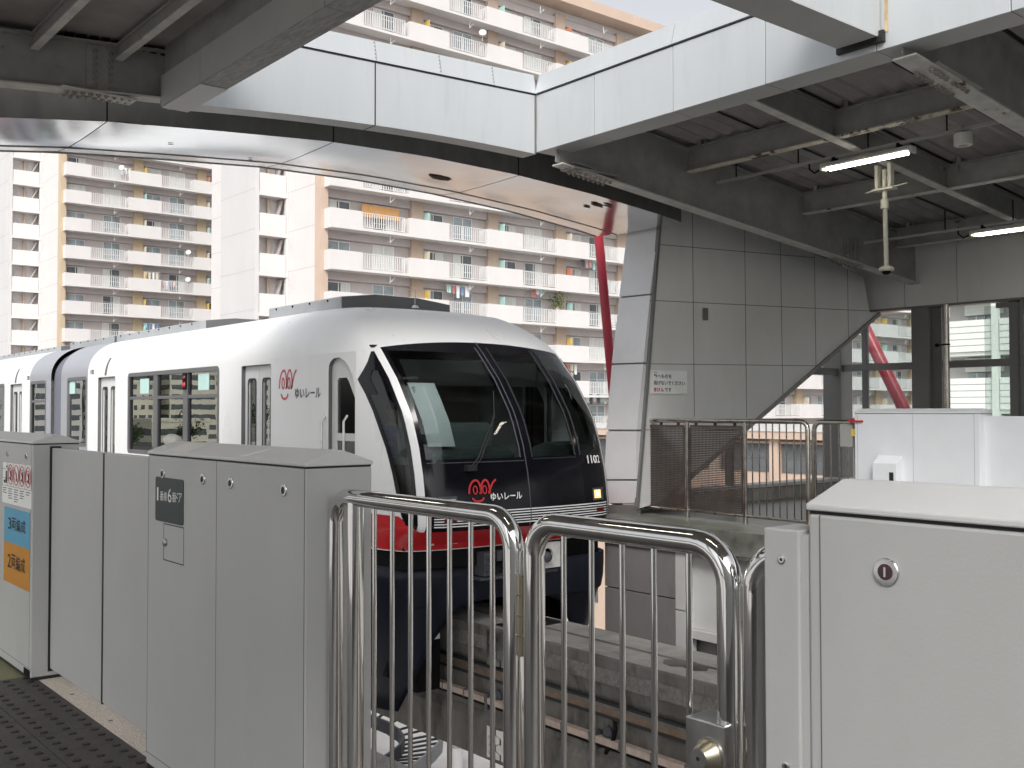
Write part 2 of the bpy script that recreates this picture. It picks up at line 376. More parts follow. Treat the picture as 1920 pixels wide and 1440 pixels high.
# our platform
mb = MB().box(-60, 14, -3.4, 1.985, -1.1, -.004)
struct(mb.build('platform_floor', 'floor_tile'))
mb = MB()
for k in range(30): mb.box(-30 + 1.21 * k, -28.794 + 1.21 * k, 1.645, 1.985, -.004, .003)
struct(mb.build('platform_edge_strip', 'threshold'))
mb = MB()
for k in range(60): mb.lathe([(.012, .0032), (.010, .0045)], (-30 + .605 * k + .05, 1.70, 0), n=10)
struct(mb.build('edge_strip_screws', 'rail_grey'))
mb = MB(); 
for i in range(-21, 7): mb.box(i * .3 + .002, i * .3 + .298, 1.045, 1.343, -.004, .004).box(i * .3 + .002, i * .3 + .298, 1.347, 1.643, -.004, .004)
struct(mb.build('tactile_paving', 'tactile'))
mb = MB()
for i in range(-63, 12):
    for j in range(6):
        x = i * .1 + .05; y = 1.045 + .05 + j * .1
        vs = [(x + r * math.cos(a), y + r * math.sin(a), z) for r, z in ((.023, .004), (.016, .009)) for a in [math.pi / 3 * k for k in range(6)]]
        mb.add(vs, [(k, (k + 1) % 6, 6 + (k + 1) % 6, 6 + k) for k in range(6)] + [(6, 7, 8, 9, 10, 11)])
struct(mb.build('tactile_dots', 'dot'))
struct(MB().box(-30, -6.305, .2, 1.642, -.004, .002).build('platform_tile_band', 'olive_tile'))
# the far platform
struct(MB().box(-9.75, 14, 9.28, 15.6, -.12, .15).build('far_platform_floor', 'slab_wet'))
# ================================================================ guideway beams
def guideway(y0, y1, label, full):
    yc = (y0 + y1) / 2; h = (y1 - y0) / 2; zt = -.93
    t = thing('guideway_beam', label, 'guideway beam', (-9, yc, zt - 1.5))
    P_ = [(h, 0), (h, -.27), (h - .06, -.46), (h - .06, -.98), (h - .005, -1.08), (h - .005, -1.5)]
    poly = [(yc - a, zt + b) for a, b in P_][::-1] + [(yc + a, zt + b) for a, b in P_]
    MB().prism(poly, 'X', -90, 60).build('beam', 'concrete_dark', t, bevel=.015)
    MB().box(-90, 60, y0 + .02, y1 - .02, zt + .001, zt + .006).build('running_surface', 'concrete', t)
    MB().box(-90, 60, yc - .03, yc + .03, zt + .007, zt + .009).build('centre_line', 'concrete_dark', t)
    if not full: return t
    for s in (-1, 1):
        Y = yc + s * h
        MB().box(-60, 40, min(Y, Y - s * .012) - (.012 if s < 0 else -.0), max(Y, Y - s * .012), zt - .26, zt - .115).build('rough_band', 'concrete_speckle', t)
        YA = Y - s * .06
        a, b = sorted((YA, YA + s * .055)); MB().box(-60, 40, a, b, zt - .565, zt - .50).build('guide_rail', 'rail_brown', t)
        MB().box(-60, 40, a, b, zt - .498, zt - .465).build('guide_rail_cap', 'rail_grey', t)
        MB().box(-60, 40, a - (.004 if s < 0 else 0), b - .012, zt - .464, zt - .438).box(-60, 40, a, b - .02, zt - .60, zt - .567).build('rail_shade_strip', 'dark_gap', t)  # dark strips paint in the shade above and below the guide rail
        a, b = sorted((YA, YA + s * .085)); MB().box(-60, 40, a, b, zt - .86, zt - .795).build('power_rail', 'rail_pale', t)
        MB().box(-60, 40, a + .015, b - .015, zt - .895, zt - .862).build('power_rail_shoe', 'under_black', t)
        bm_ = MB()
        for i in range(24): bm_.box(-16 + i * .42, -15.98 + i * .42, a - .004, b + .004, zt - .868, zt - .78)
        bm_.build('rail_clip', 'rail_grey', t)
        br = MB()
        for x in (-12.3, -10.8, -9.3, -7.55, -6.0):
            br.box(x, x + .05, a, b + .02, zt - .93, zt - .75)
            br.lathe([(.06, 0), (.07, .01), (.07, .03), (.03, .05)], (x + .16, YA, zt - .76), (0, s, 0), 12)
        br.build('rail_bracket', 'under_grey', t)
        cab_ = MB()
        for x in (-12.2, -10.7, -7.45): cab_.tube([(x + .16, YA + s * .03, zt - .57), (x + .2, YA + s * .05, zt - .68), (x + .17, YA + s * .05, zt - .78), (x + .05, YA + s * .04, zt - .95)], .022, 8)
        cab_.build('feeder_cable', 'under_black', t)
    # finger joint at the end of the span
    Y = y0
    for z0, z1 in ((zt - .42, zt - .03), (zt - 1.45, zt - 1.10)):
        jm = MB()
        n = 4; dz = (z1 - z0) / n
        prof = [(-9.260, z0), (-9.260, z1)]
        for k in range(n, 0, -1):
            zt_ = z0 + dz * k; prof += [(-9.030 - (0 if k % 2 else .09), zt_ - .012), (-9.030 - (0 if k % 2 else .09), zt_ - dz + .012)]
        jm.prism(prof, 'Y', Y - .02, Y + .004)
        prof = [(-8.840, z1), (-8.840, z0)]
        for k in range(1, n + 1):
            zb = z0 + dz * (k - 1); prof += [(-9.005 - (0 if k % 2 else .09), zb + .012), (-9.005 - (0 if k % 2 else .09), zb + dz - .012)]
        jm.prism(prof, 'Y', Y - .02, Y + .004)
        j = jm.build('finger_joint', 'stainless_brushed', t)
        bb = MB()
        for k in range(3): bb.lathe([(.018, 0), (.018, .012)], (-9.200, Y - .02, z0 + dz * (k + .7)), (0, -1, 0), 8).lathe([(.018, 0), (.018, .012)], (-8.900, Y - .02, z0 + dz * (k + .7)), (0, -1, 0), 8)
        bb.build('bolt', 'bolt', j)
    MB().box(-9.260, -8.840, y0 + .08, y1 - .08, zt + .007, zt + .014).build('joint_cover', 'stainless_brushed', t, bevel=.004)
    return t
g1 = guideway(7.24, 8.13, 'concrete guideway beam under the train, with rusty guide rail and pale power rail', True)
# wet patch on the running surface
pts = [(0.0, .0), (.1, -.09), (.25, -.12), (.33, -.05), (.5, -.10), (.62, -.02), (.55, .06), (.42, .05), (.3, .12), (.12, .08)]
pc = px(1245, 1237, Z=-.923)
MB().add([(pc.x + a * .9, pc.y + b * 1.3, -.9195) for a, b in pts], [tuple(range(len(pts)))]).build('wet_patch', 'concrete_dark', g1)
guideway(3.1, 3.99, 'empty concrete guideway beam running just below our platform edge', False)
for x in (-34, 18):
    for y, lb in ((3.54, 'near'), (7.69, 'far')):
        t = thing('guideway_pier', 'concrete pier carrying the %s guideway beam, %s' % (lb, 'under the rear of the train' if x < 0 else 'beyond the platform end'), 'pier', (x, y, GZ), 'guideway piers')
        MB().box(x - .6, x + .6, y - .5, y + .5, GZ, -3.2).build('shaft', 'concrete', t, bevel=.05)
        MB().box(x - .8, x + .8, y - .75, y + .75, -3.2, -2.44).build('cap', 'concrete', t, bevel=.05)

# ================================================================ the train
YS = 6.2; YC = 7.72; HW = 1.52; YF = YC + HW
K = HW / 1.49
GD = [d * K for d in (0, .4, .825, 1.11, 1.26, 1.36, 1.41, 1.45, 1.475, 1.49)]; GX = [0, .02, .065, .115, .185, .27, .36, .50, .68, .95]
AZ = [-3, -.05, .02, .18, .22, .35, .75, 1.1, 1.45, 1.86, 2.2, 2.35, 2.6, 2.75, 2.83, 2.87]; AX = [-9.36, -9.36, -9.31, -9.1, -9.05, -9.05, -9.10, -9.19, -9.33, -9.62, -9.95, -10.12, -10.5, -10.8, -11.2, -11.9]
def lerp(x, X, Y):
    if x <= X[0]: return Y[0]
    for i in range(1, len(X)):
        if x <= X[i]: return Y[i - 1] + (Y[i] - Y[i - 1]) * (x - X[i - 1]) / (X[i] - X[i - 1])
    return Y[-1]
def halfw(z):
    if z <= 2.2: return HW
    t = min(1, (z - 2.2) / .67); R = .80; return HW - R + R * max(0, 1 - t ** 2.2) ** .5
OUTC = {}
def outline(z):
    k = round(z, 4)
    if k in OUTC: return OUTC[k]
    wd = halfw(z); a = lerp(z, AZ, AX); n = 90; xs = []; ys = []; ss = [0]
    for i in range(n + 1):
        d = 1 - (1 - i / n) ** 2; dy = d * wd; xs.append(a - lerp(d * HW, GD, GX)); ys.append(dy)
    xs.append(-30); ys.append(wd)
    for i in range(1, len(xs)): ss.append(ss[-1] + math.hypot(xs[i] - xs[i - 1], ys[i] - ys[i - 1]))
    OUTC[k] = (ss, xs, ys); return OUTC[k]
def hump(z): return max(0, 1 - abs(z - 2.36) / .16) if z < 2.36 else max(0, 1 - (z - 2.36) / .3)
def S(p, z, off=0.):
    zz = z - .115 * min(1, abs(p) / 1.36) ** 2 * hump(z) * max(0, 1 - max(0, abs(p) - 1.4) / .7)
    def raw(p, z):
        ss, xs, ys = outline(z); q = abs(p)
        return Vector((lerp(q, ss, xs), YC + (1 if p > 0 else -1) * lerp(q, ss, ys), z)) + Vector((.075 * max(0, (lerp(q, ss, ys) if p > 0 else 0)) * max(0, min(1, (lerp(q, ss, xs) + 12.2) / 1.5)), 0, 0))
    P0 = raw(p, zz)
    if off:
        a = raw(p + .01, zz) - raw(p - .01, zz); b = raw(p, zz + .01) - raw(p, zz - .01); n = a.cross(b).normalized(); P0 = P0 + n * off
    return P0
def p_at_x(X, z):
    ss, xs, ys = outline(z); return ss[-2] + (xs[-2] - X) if X < xs[-2] else lerp(-X, [-x for x in xs], ss)
KZ = [.2, .26, .37, .63, .97, 1.36, 1.69, 1.87, 1.97, 2.07, 2.19]; KL = [1.52, 1.60, 1.65, 1.71, 1.765, 1.85, 1.89, 1.935, 1.75, 1.60, 1.475]
def kL(z): return 1.475 if z < .2 or z > 2.19 else lerp(z, KZ, KL)

train = thing('monorail_train', 'white monorail train with black glazed front, red band and dark navy skirt', 'train', (-16, YC, -.93))
rows = [-.05, .0, .06, .12, .2, .26, .37, .5, .63, .8, .97, 1.1, 1.23, 1.36, 1.5, 1.69, 1.78, 1.87, 1.97, 2.07, 2.19, 2.2, 2.27, 2.34, 2.4, 2.46, 2.53, 2.6, 2.66, 2.71, 2.75, 2.79, 2.82, 2.845, 2.86, 2.869]
def keys(z):
    pa = max(p_at_x(-10.405, z), kL(z) + .02); h = [1.355, 1.45, kL(z), pa, max(p_at_x(-12.2, z), pa + .02)]
    return [-v for v in h[::-1]] + [-1.30, -.10, .06, .11, .74, .88, 1.30] + h
SUB = [4, 4, 4, 2, 1, 8, 2, 1, 6, 2, 4, 1, 2, 4, 4, 4]
def cols(z):
    k = keys(z); out = []
    for i, n in enumerate(SUB):
        for j in range(n): out.append((k[i] + (k[i + 1] - k[i]) * j / n, i))
    out.append((k[-1], len(SUB) - 1)); return out
parts = {n: MB() for n in ('body', 'front', 'g1', 'g2', 'g3', 'sg1', 'sg2')}
snapx = lambda v, p, z, e: v
G = []
for z in rows:
    r = []
    cz = cols(z)
    for j, (p, i) in enumerate(cz):
        v = S(p, z)
        if z <= 2.2 and j <= 4: v = Vector((-12.2 + 1.795 * j / 4, YS, z))
        if z <= 2.2 and j >= len(cz) - 5: v = Vector((-12.2 + 1.795 * (len(cz) - 1 - j) / 4, YF, z))
        r.append(v)
    G.append((r, [i for p, i in cz]))
for a in range(len(rows) - 1):
    zm = (rows[a] + rows[a + 1]) / 2; A, ids = G[a]; B, _ = G[a + 1]
    for j in range(len(A) - 1):
        i = ids[j]; n = 'body'
        if i in (0, 15) and zm < 2.2: continue
        i -= 1
        if i in (1, 12) and .2 < zm < 2.19: n = 'sg1' if i == 1 else 'sg2'
        elif 3 <= i <= 10 and .12 < zm < 2.37:
            n = 'front'
            if .97 < zm < 2.2: n = {4: 'g1', 7: 'g2', 9: 'g3'}.get(i, 'front')
        parts[n].add([A[j], A[j + 1], B[j + 1], B[j]], [(0, 1, 2, 3)])
body = parts['body']
# straight part of the lead car: roof shell, side walls with holes
ZR = [z for z in rows if z >= 2.2]
def roofband(mb, xa, xb):
    prof = [(YC - halfw(z), z) for z in ZR] + [(YC + halfw(z), z) for z in ZR[::-1]]
    mb.grid([[(xa, y, z) for y, z in prof], [(xb, y, z) for y, z in prof]])
roofband(body, -20.2, -12.2)
# the strip between the nose grid (x=-10.405) and the roof shell is closed by the nose rows themselves
def hole(x0, x1, z0, z1, r=.06): return rrect(x0, x1, z0, z1, r)
CD = [(-11.05, -.04), (-11.05, 1.98)] + [(-11.04, 2.05), (-11.0, 2.10), (-10.93, 2.135), (-10.8, 2.14), (-10.68, 2.10), (-10.58, 2.03), (-10.5, 1.93), (-10.445, 1.80)] + [(-10.43, 1.72), (-10.43, -.04)]
WIN = [(-17.99, -14.25, .82, 2.13)]; DOOR = [(-13.48, -12.58), (-19.60, -18.67)]
WB = [(-21.46, -20.29, .86, 2.14)]
for Y in (YS, YF):
    h = [hole(*w_) for w_ in WIN] + [hole(a, b, -.03, 2.13, .05) for a, b in DOOR] + [CD]
    body.plate([(-20.2, -.05), (-10.405, -.05), (-10.405, 2.2), (-20.2, 2.2)], h, 'Y', Y)
body.build('body', 'train_white', train, smooth=True)
# grey end of the lead car
eg = MB(); roofband(eg, -21.9, -20.2)
for Y in (YS, YF): eg.plate([(-21.9, -.05), (-20.2, -.05), (-20.2, 2.2), (-21.9, 2.2)], [hole(a, b, c, d) for a, b, c, d in WB if 1] if 0 else [rrect(-21.46, -20.29, .86, 2.14, .06)], 'Y', Y)
eg.build('end_panel', 'train_grey', train, smooth=True)
# second car
W2 = [(-24.12, -22.98, .86, 2.13), (-30.2, -26.4, .82, 2.13)]; D2 = [(-25.83, -24.85), (-32.2, -31.2)]
b2 = MB(); roofband(b2, -38, -24.2)
for Y in (YS, YF): b2.plate([(-38, -.05), (-24.2, -.05), (-24.2, 2.2), (-38, 2.2)], [hole(*W2[1])] + [hole(a, b, -.03, 2.13, .05) for a, b in D2], 'Y', Y)
b2.build('body', 'train_white', train, smooth=True)
e2 = MB(); roofband(e2, -24.2, -22.6)
for Y in (YS, YF): e2.plate([(-24.2, -.05), (-22.6, -.05), (-22.6, 2.2), (-24.2, 2.2)], [rrect(*W2[0], .05)], 'Y', Y)
e2.build('end_panel', 'train_grey', train, smooth=True)
gw = MB(); prof = [(YC - HW + .07, -.05)] + [(YC - halfw(z) + .07, z - .05) for z in ZR] + [(YC + halfw(z) - .07, z - .05) for z in ZR[::-1]] + [(YF - .07, -.05)]
gw.grid([[(x, y, z) for y, z in prof] for x in (-22.62, -21.88)])
gw.build('gangway_bellows', 'bellows', train, smooth=True)
for x, lb in ((-19.93, 0), (-24.3, 0)): map2d(MB(), text2d('1102' if x > -22 else '1202', .11, .004), lambda a, b: (x - .12 + a, YS - .003, 2.2 + b)).build('car_number', 'ink_grey', train)
# front panel and glazing
fp = parts['front'].build('front_panel', 'train_black', train, smooth=True)
for k in ('g1', 'g2', 'g3'): parts[k].build('windshield_pane', 'cab_glass', train, smooth=True)
for k in ('sg1', 'sg2'):
    o = parts[k].build('cab_side_window', 'cab_glass', train, smooth=True)
    sgn = -1 if k == 'sg1' else 1
    fr = MB(); zs = [z for z in rows if .2 <= z <= 2.19]
    fr.grid([[S(sgn * p, z, .004) for p in (kL(z) + .015, max(1.447, kL(z) - (.05 if z < 1.8 else .09)))] for z in zs])
    fr.grid([[S(sgn * p, z, .004) for p in (1.447, 1.447 + .05)] for z in zs if kL(z) > 1.52])
    low = [z for z in rows if .2 <= z <= .8]
    fr.grid([[S(sgn * (1.45 + (kL(z) - 1.45) * t), z, .006) for t in (0, .35, .7, 1)] for z in (.2, .26, .37)])
    hi = [1.87, 1.97, 2.07, 2.19]
    fr.grid([[S(sgn * (1.45 + (kL(z) - 1.45) * t), z, .006) for t in (0, .35, .7, 1)] for z in (1.97, 2.07, 2.19)])
    fr.grid([[S(sgn * (1.45 + (kL(z) - 1.45) * t), z, .006) for t in (.55, .8, 1)] for z in (1.69, 1.78, 1.87, 1.97)])
    fr.build('frame', 'train_black', o, smooth=True)
# seams, pane borders, stripes, lettering on the nose
def surf_line(pts, r, off=.002, n=6): return [S(p, z, off) for p, z in pts]
sm = MB(); sm.tube(surf_line([(-.02, z) for z in rows if .2 <= z <= 2.34], .006, .004), .007, 6)
sm.tube(surf_line([(-1.3 + 1.26 * k / 12, .93) for k in range(13)], .004), .006, 6)
sm.tube(surf_line([(-.09, z) for z in rows if .93 < z < 2.3], 0, .006), .008, 6)
sm.build('panel_seam', 'under_grey', fp)
dr = MB()
for p in (.085, .765, .85): dr.tube(surf_line([(p, z) for z in rows if .93 < z < 2.3], 0, .004), .010, 6)
dr.tube(surf_line([(.085 + .68 * k / 8, .945) for k in range(9)], 0, .004), .010, 6)
dr.build('pane_gasket', 'rubber', fp)
st = MB()
for k in range(6):
    z0 = .235 + .029 * k
    st.grid([[S(-1.27 + 2.55 * j / 40, z, .004) for j in range(41)] for z in (z0, z0 + .012)])
st.build('pinstripe', 'ink_white', fp)
nosemap = lambda p0, z0, o=.014: (lambda a, b: S(p0 + a, z0 + b, o))
lg = MB(); map2d(lg, stroke2d([[(x * .34, y * .155) for x, y in l] for l in EMB + SMILE], .024), nosemap(-.845, .50))
map2d(lg, stroke2d([[(x * .34, y * .155) for x, y in l] for l in EYES], .015), nosemap(-.845, .505))
lg.build('emblem', 'ink_red', fp)
map2d(MB(), fit(text2d('ゆいレール', .1, .0025), .43, .085), nosemap(-.57, .50)).build('lettering', 'ink_white', fp)
map2d(MB(), fit(text2d('1102', .12, .003), .235, .098), nosemap(.95, .86, .022)).build('car_number', 'ink_white', fp)
for p in (-1.10, 1.10):
    hl = MB().grid([[S(p - .11 + .22 * a / 4, .42 + .15 * b / 4, .004) for a in range(5)] for b in range(5)]).build('headlight', 'headlight_glass' if 0 else 'under_grey', train)
    if p > 0: 
        MB().grid([[S(p - .085 + .12 * a / 4, .445 + .10 * b / 4, .008) for a in range(5)] for b in range(5)]).build('lamp', 'lamp_warm', hl)
        MB().grid([[S(p - .045 + .045 * a / 3, .475 + .045 * b / 3, .012) for a in range(4)] for b in range(4)]).build('bulb', 'lamp_white', hl)
    else: MB().grid([[S(p - .09 + .18 * a / 4, .44 + .10 * b / 4, .008) for a in range(5)] for b in range(5)]).build('lamp', 'lock_metal', hl)
    MB().grid([[S(p - .06 + .15 * a / 4, .285 + .045 * b / 2, .008) for a in range(5)] for b in range(3)]).build('tail_light', 'tail_red', train)
# red band
def zred(p): p = abs(p); return .19 if p < 1.4 else .19 + .16 * min(1, (p - 1.4) / .3) ** 1.2
rb = MB(); pl = [-3.2, -2.2, -1.9, -1.8, -1.7, -1.62, -1.55, -1.5, -1.45, -1.4, -1.35, -1.3, -1.2, -1.1]; pl = pl + [-1 + .2 * k for k in range(11)] + [-v for v in pl[::-1]]
rb.grid([[S(p, -.035 + (zred(p) + .035) * t / 7, .005) for p in pl] for t in range(8)])
for Y in (YS - .005, YF + .005): rb.add([(-38, Y, -.035), (-11.4, Y, -.035), (-11.4, Y, .35), (-38, Y, .35)], [(0, 1, 2, 3)])
rb.build('red_band', 'train_red', train, smooth=True)
# underframe and skirt
uf = MB(); pl2 = [-1.9, -1.7, -1.6, -1.5, -1.45, -1.4, -1.3, -1.1, -.8, -.4, 0, .4, .8, 1.1, 1.3, 1.4, 1.45, 1.5, 1.6, 1.7, 1.9]
uf.grid([[S(p, -.03, -.05) + Vector((-.0, 0, dz)) for p in pl2] for dz in (-.005, -.25)])
for Y in (YS + .05, YF - .05): uf.add([(-38, Y, -.28), (-10.2, Y, -.28), (-10.2, Y, -.03), (-38, Y, -.03)], [(0, 1, 2, 3)])
uf.box(-10.2, -9.42, YC + .3, YF - .12, -.32, -.06).box(-38, -9.9, YS + .3, YF - .3, -.2, -.06)
uf.build('underframe', 'under_black', train, smooth=True)
sk = MB()
def pin(z): return lerp(-z, [.24, .68, .70, .80, 1.07, 1.45, 1.9], [0, 0, .55, .80, 1.02, 1.22, 1.46])
zs = [-.24, -.4, -.55, -.68, -.70, -.80, -1.07, -1.3, -1.6, -1.9]
for s in (-1, 1):
    R_ = []
    for z in zs:
        tap = max(0, (-z - .5)) * .10; a = pin(z); b = 1.9
        R_.append([S(s * (a + (b - a) * (1 - (1 - t / 14) ** 1.5)), -.04, -.03 if s < 0 else .03) + Vector((-.05 - tap * 1.6, -s * tap * .9, z + .04)) + (Vector((.18, .06, 0)) * min(1, t / 9) if s > 0 else Vector((0, 0, 0))) for t in range(15)])
    sk.grid(R_)
    Y = YC + s * (HW - .03)
    t19 = .14; sk.add([(-38, Y, -.26), (-10.3, Y, -.26), (-10.35, Y - s * .03, -.8), (-10.5, Y - s * .126, -1.9), (-38, Y - s * .126, -1.9)], [(0, 1, 2, 3, 4)])
sk.build('skirt', 'train_navy', train, smooth=True, solid=.02)
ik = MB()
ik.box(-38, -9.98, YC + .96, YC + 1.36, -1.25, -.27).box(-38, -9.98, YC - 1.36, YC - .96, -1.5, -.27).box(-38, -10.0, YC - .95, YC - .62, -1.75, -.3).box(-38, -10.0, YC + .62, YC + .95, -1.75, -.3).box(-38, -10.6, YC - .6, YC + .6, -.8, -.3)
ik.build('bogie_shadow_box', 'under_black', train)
cp = MB(); cp.plate([(YC + .20, -.36), (YC + .62, -.36), (YC + .62, -.06), (YC + .20, -.06)], [arc(YC + .42, -.21, .085, .085, 0, 345, 23)], 'X', -9.26, -9.30)
co = cp.build('coupler_plate', 'coupler_white', train)
MB().box(-9.36, -9.33, YC + .22, YC + .6, -.34, -.08).build('coupler_recess', 'under_black', co)
MB().lathe([(.04, -.1), (.055, .02), (.065, .04), (.05, .10), (.035, .11)], (-9.28, YC + .38, -.22), (1, -.15, 0), 12).build('coupler_head', 'under_grey', co, smooth=True)
sh = MB().box(-9.46, -9.30, YC - .55, YC + .62, -.42, -.385).box(-9.46, -9.28, YC - .52, YC - .36, -.37, -.10).box(-9.46, -9.32, YC - .30, YC - .22, -.22, -.10).box(-9.46, -9.30, YC + .5, YC + .62, -.37, -.08)
for k in range(6): sh.tube([(-9.27, YC - .505, -.335 + .035 * k), (-9.27, YC - .375, -.335 + .035 * k)], .01, 6)
sh.build('jumper_box', 'under_grey', train, bevel=.006)
cs = MB().box(-9.95, -9.85, 6.88, 6.98, -1.05, -.90).box(-9.92, -9.88, 6.80, 7.02, -1.14, -1.07).box(-9.93, -9.89, 6.84, 6.9, -1.25, -1.13)
cs.build('collector_bracket', 'coupler_white', train, bevel=.01)
MB().add([S(-1.24 + .34 * a / 4, z, -.06) for z in (1.13, 1.4, 1.65, 1.86) for a in range(5)], [(i * 5 + j, i * 5 + j + 1, i * 5 + j + 6, i * 5 + j + 5) for i in range(3) for j in range(4)]).build('reflection_panel', 'fabric_white', train, smooth=True)  # pale panel added inside the windscreen to imitate a bright reflection
# wiper
wp = MB(); q = [S(-.80, .87, .03), S(-.70, .96, .05), S(-.34, 1.44, .03)]
wp.tube(q, .008, 6); wp.tube([q[0] + Vector((0, .05, 0)), q[1] + Vector((0, .05, 0)), S(-.38, 1.36, .035)], .006, 6)
wp.tube([S(-.62, 1.0, .02), S(-.33, 1.46, .02), S(-.20, 1.72, .02)], .007, 6)
c0 = S(-.80, .87, .02); wp.box(c0.x - .02, c0.x + .05, c0.y - .07, c0.y + .06, c0.z - .035, c0.z + .03)
wp.build('wiper', 'rubber', train)
# passenger doors, windows
def leaf_win(par, x0, x1, Y, s, z0, z1, name='pane'):
    MB().box(x0, x1, min(Y, Y + s * .006), max(Y, Y + s * .006), z0, z1).build(name, 'saloon_glass', par)
def door(x0, x1, Y, s):
    yi = Y + s * .055; o = None; xm = (x0 + x1) / 2
    dm = MB(); rv = .0
    for a, b in ((x0 + .01, xm - .004), (xm + .004, x1 - .01)):
        dm.plate([(a, -.03), (b, -.03), (b, 2.12), (a, 2.12)], [rrect(a + .11, b - .11, .32, 1.93, .05)], 'Y', yi, yi + s * .035)
    o = dm.build('passenger_door', 'door_white', train)
    gm = MB()
    for a, b in ((x0 + .01, xm - .004), (xm + .004, x1 - .01)):
        ring = rrect(a + .085, b - .085, .295, 1.955, .06); gm.plate(ring, [rrect(a + .11, b - .11, .32, 1.93, .05)], 'Y', yi - s * .006, yi - s * .002)
    gm.build('gasket', 'rubber', o)
    for a, b in ((x0 + .01, xm - .004), (xm + .004, x1 - .01)): leaf_win(o, a + .11, b - .11, yi + s * .02, s, .32, 1.93)
    rm = MB().box(x0 - .001, x0 + .004, *sorted((Y, yi + s * .04)), -.03, 2.125).box(x1 - .004, x1 + .001, *sorted((Y, yi + s * .04)), -.03, 2.125).box(x0, x1, *sorted((Y, yi + s * .04)), 2.12, 2.128)
    rm.build('reveal', 'frame_grey', o)
    return o
def window(x0, x1, z0, z1, Y, s, mull, trans=None):
    fm = MB(); f = .055; yi = Y + s * .045
    fm.plate(rrect(x0 - .03, x1 + .03, z0 - .03, z1 + .03, .08), [rrect(x0 + .035, x1 - .035, z0 + .035, z1 - .035, .04)], 'Y', Y - s * .004, yi)
    for m in mull: fm.box(m - .085, m + .085, *sorted((Y + s * .003, yi)), z0 + .03, z1 - .03)
    o = fm.build('window', 'frame_grey', train)
    xs = [x0] + mull + [x1]
    for i in range(len(xs) - 1):
        a = xs[i] + (.085 if i else .03); b = xs[i + 1] - (.085 if i + 1 < len(xs) - 1 else .03)
        MB().box(a, b, *sorted((yi - s * .012, yi - s * .006)), z0 + .03, z1 - .03).build('pane', 'saloon_glass', o)
        if trans: MB().box(a, b, *sorted((yi - s * .035, yi - s * .013)), trans - .025, trans + .025).build('transom', 'frame_grey', o)
        if trans: MB().box(a, a + .05, *sorted((yi - s * .03, yi - s * .013)), z0 + .03, z1 - .03).build('gasket', 'rubber', o)
    return o
for Y, s in ((YS, 1), (YF, -1)):
    for a, b in DOOR + D2: door(a, b, Y, s)
    window(-17.99, -14.25, .82, 2.13, Y, s, [-16.74, -15.49], 1.73)
    window(-21.46, -20.29, .86, 2.14, Y, s, [], None)
    window(*W2[0], Y, s, [], 1.72); window(*W2[1], Y, s, [-28.9, -27.65], 1.73)
    # cab door
    yi = Y + s * .05
    cdm = MB(); cdm.plate(CD, [[(-10.93, .95), (-10.49, .95), (-10.49, 1.62), (-10.66, 1.86), (-10.71, 1.9), (-10.89, 1.9), (-10.93, 1.86)]], 'Y', yi, yi + s * .03)
    cdo = cdm.build('cab_door', 'door_white', train)
    MB().prism([(-10.93, .95), (-10.49, .95), (-10.49, 1.62), (-10.66, 1.86), (-10.71, 1.9), (-10.89, 1.9), (-10.93, 1.86)], 'Y', *sorted((yi + s * .012, yi + s * .018))).build('pane', 'cab_glass', cdo)
    rv = MB(); n = len(CD); rv.add([(x, Y, z) for x, z in CD] + [(x, yi + s * .03, z) for x, z in CD], [(i, (i + 1) % n, n + (i + 1) % n, n + i) for i in range(n)])
    rv.build('reveal', 'frame_grey', cdo)
    MB().box(-10.93, -10.49, *sorted((yi + s * .004, yi - s * .004)), 1.15, 1.24).build('glazing_bar', 'door_white', cdo)
    for x in (-11.13, -10.60): MB().tube([(x, Y + s * (.0 if x < -11 else .03), .2), (x, Y - s * .05, .25), (x, Y - s * .05, 1.38), (x, Y, 1.45)], .018, 8).build('grab_rail', 'stainless_brushed', train, smooth=True)
# emblem and lettering on the side
side = lambda x0, z0: (lambda a, b: (x0 + a, YS - .004, z0 + b))
sl_ = MB(); map2d(sl_, stroke2d([[(x * .44, y * .245) for x, y in l] for l in EMB + SMILE], .030), side(-12.33, 1.66)); map2d(sl_, stroke2d([[(x * .44, y * .245) for x, y in l] for l in EYES], .026), side(-12.33, 1.67))
sl_.build('emblem', 'pale_ink_red', train)
map2d(MB(), fit(text2d('ゆいレール', .15, .003), .66, .135), side(-11.9, 1.66)).build('lettering', 'ink_grey', train)
# door lamp strips, side signal
for xd in (-19.18, -25.38):
    mb = MB(); zz = [2.16 + .035 * k for k in range(10)]
    mb.grid([[(xd + (z - 2.16) * .35 + dx, YC - halfw(z) - .012, z) for z in zz] for dx in (-.035, .035)])
    mb.build('door_drip_rail', 'frame_grey', train, solid=.02)
sg = MB().box(-15.56, -15.42, YS - .015, YS + .04, 1.84, 2.09).build('side_signal', 'under_black', train)
for z in (1.91, 2.02): MB().lathe([(.045, 0), (.03, .02)], (-15.49, YS - .015, z), (0, -1, 0), 12).build('signal_lamp', 'tail_red' if z > 2 else 'ink_red', sg)
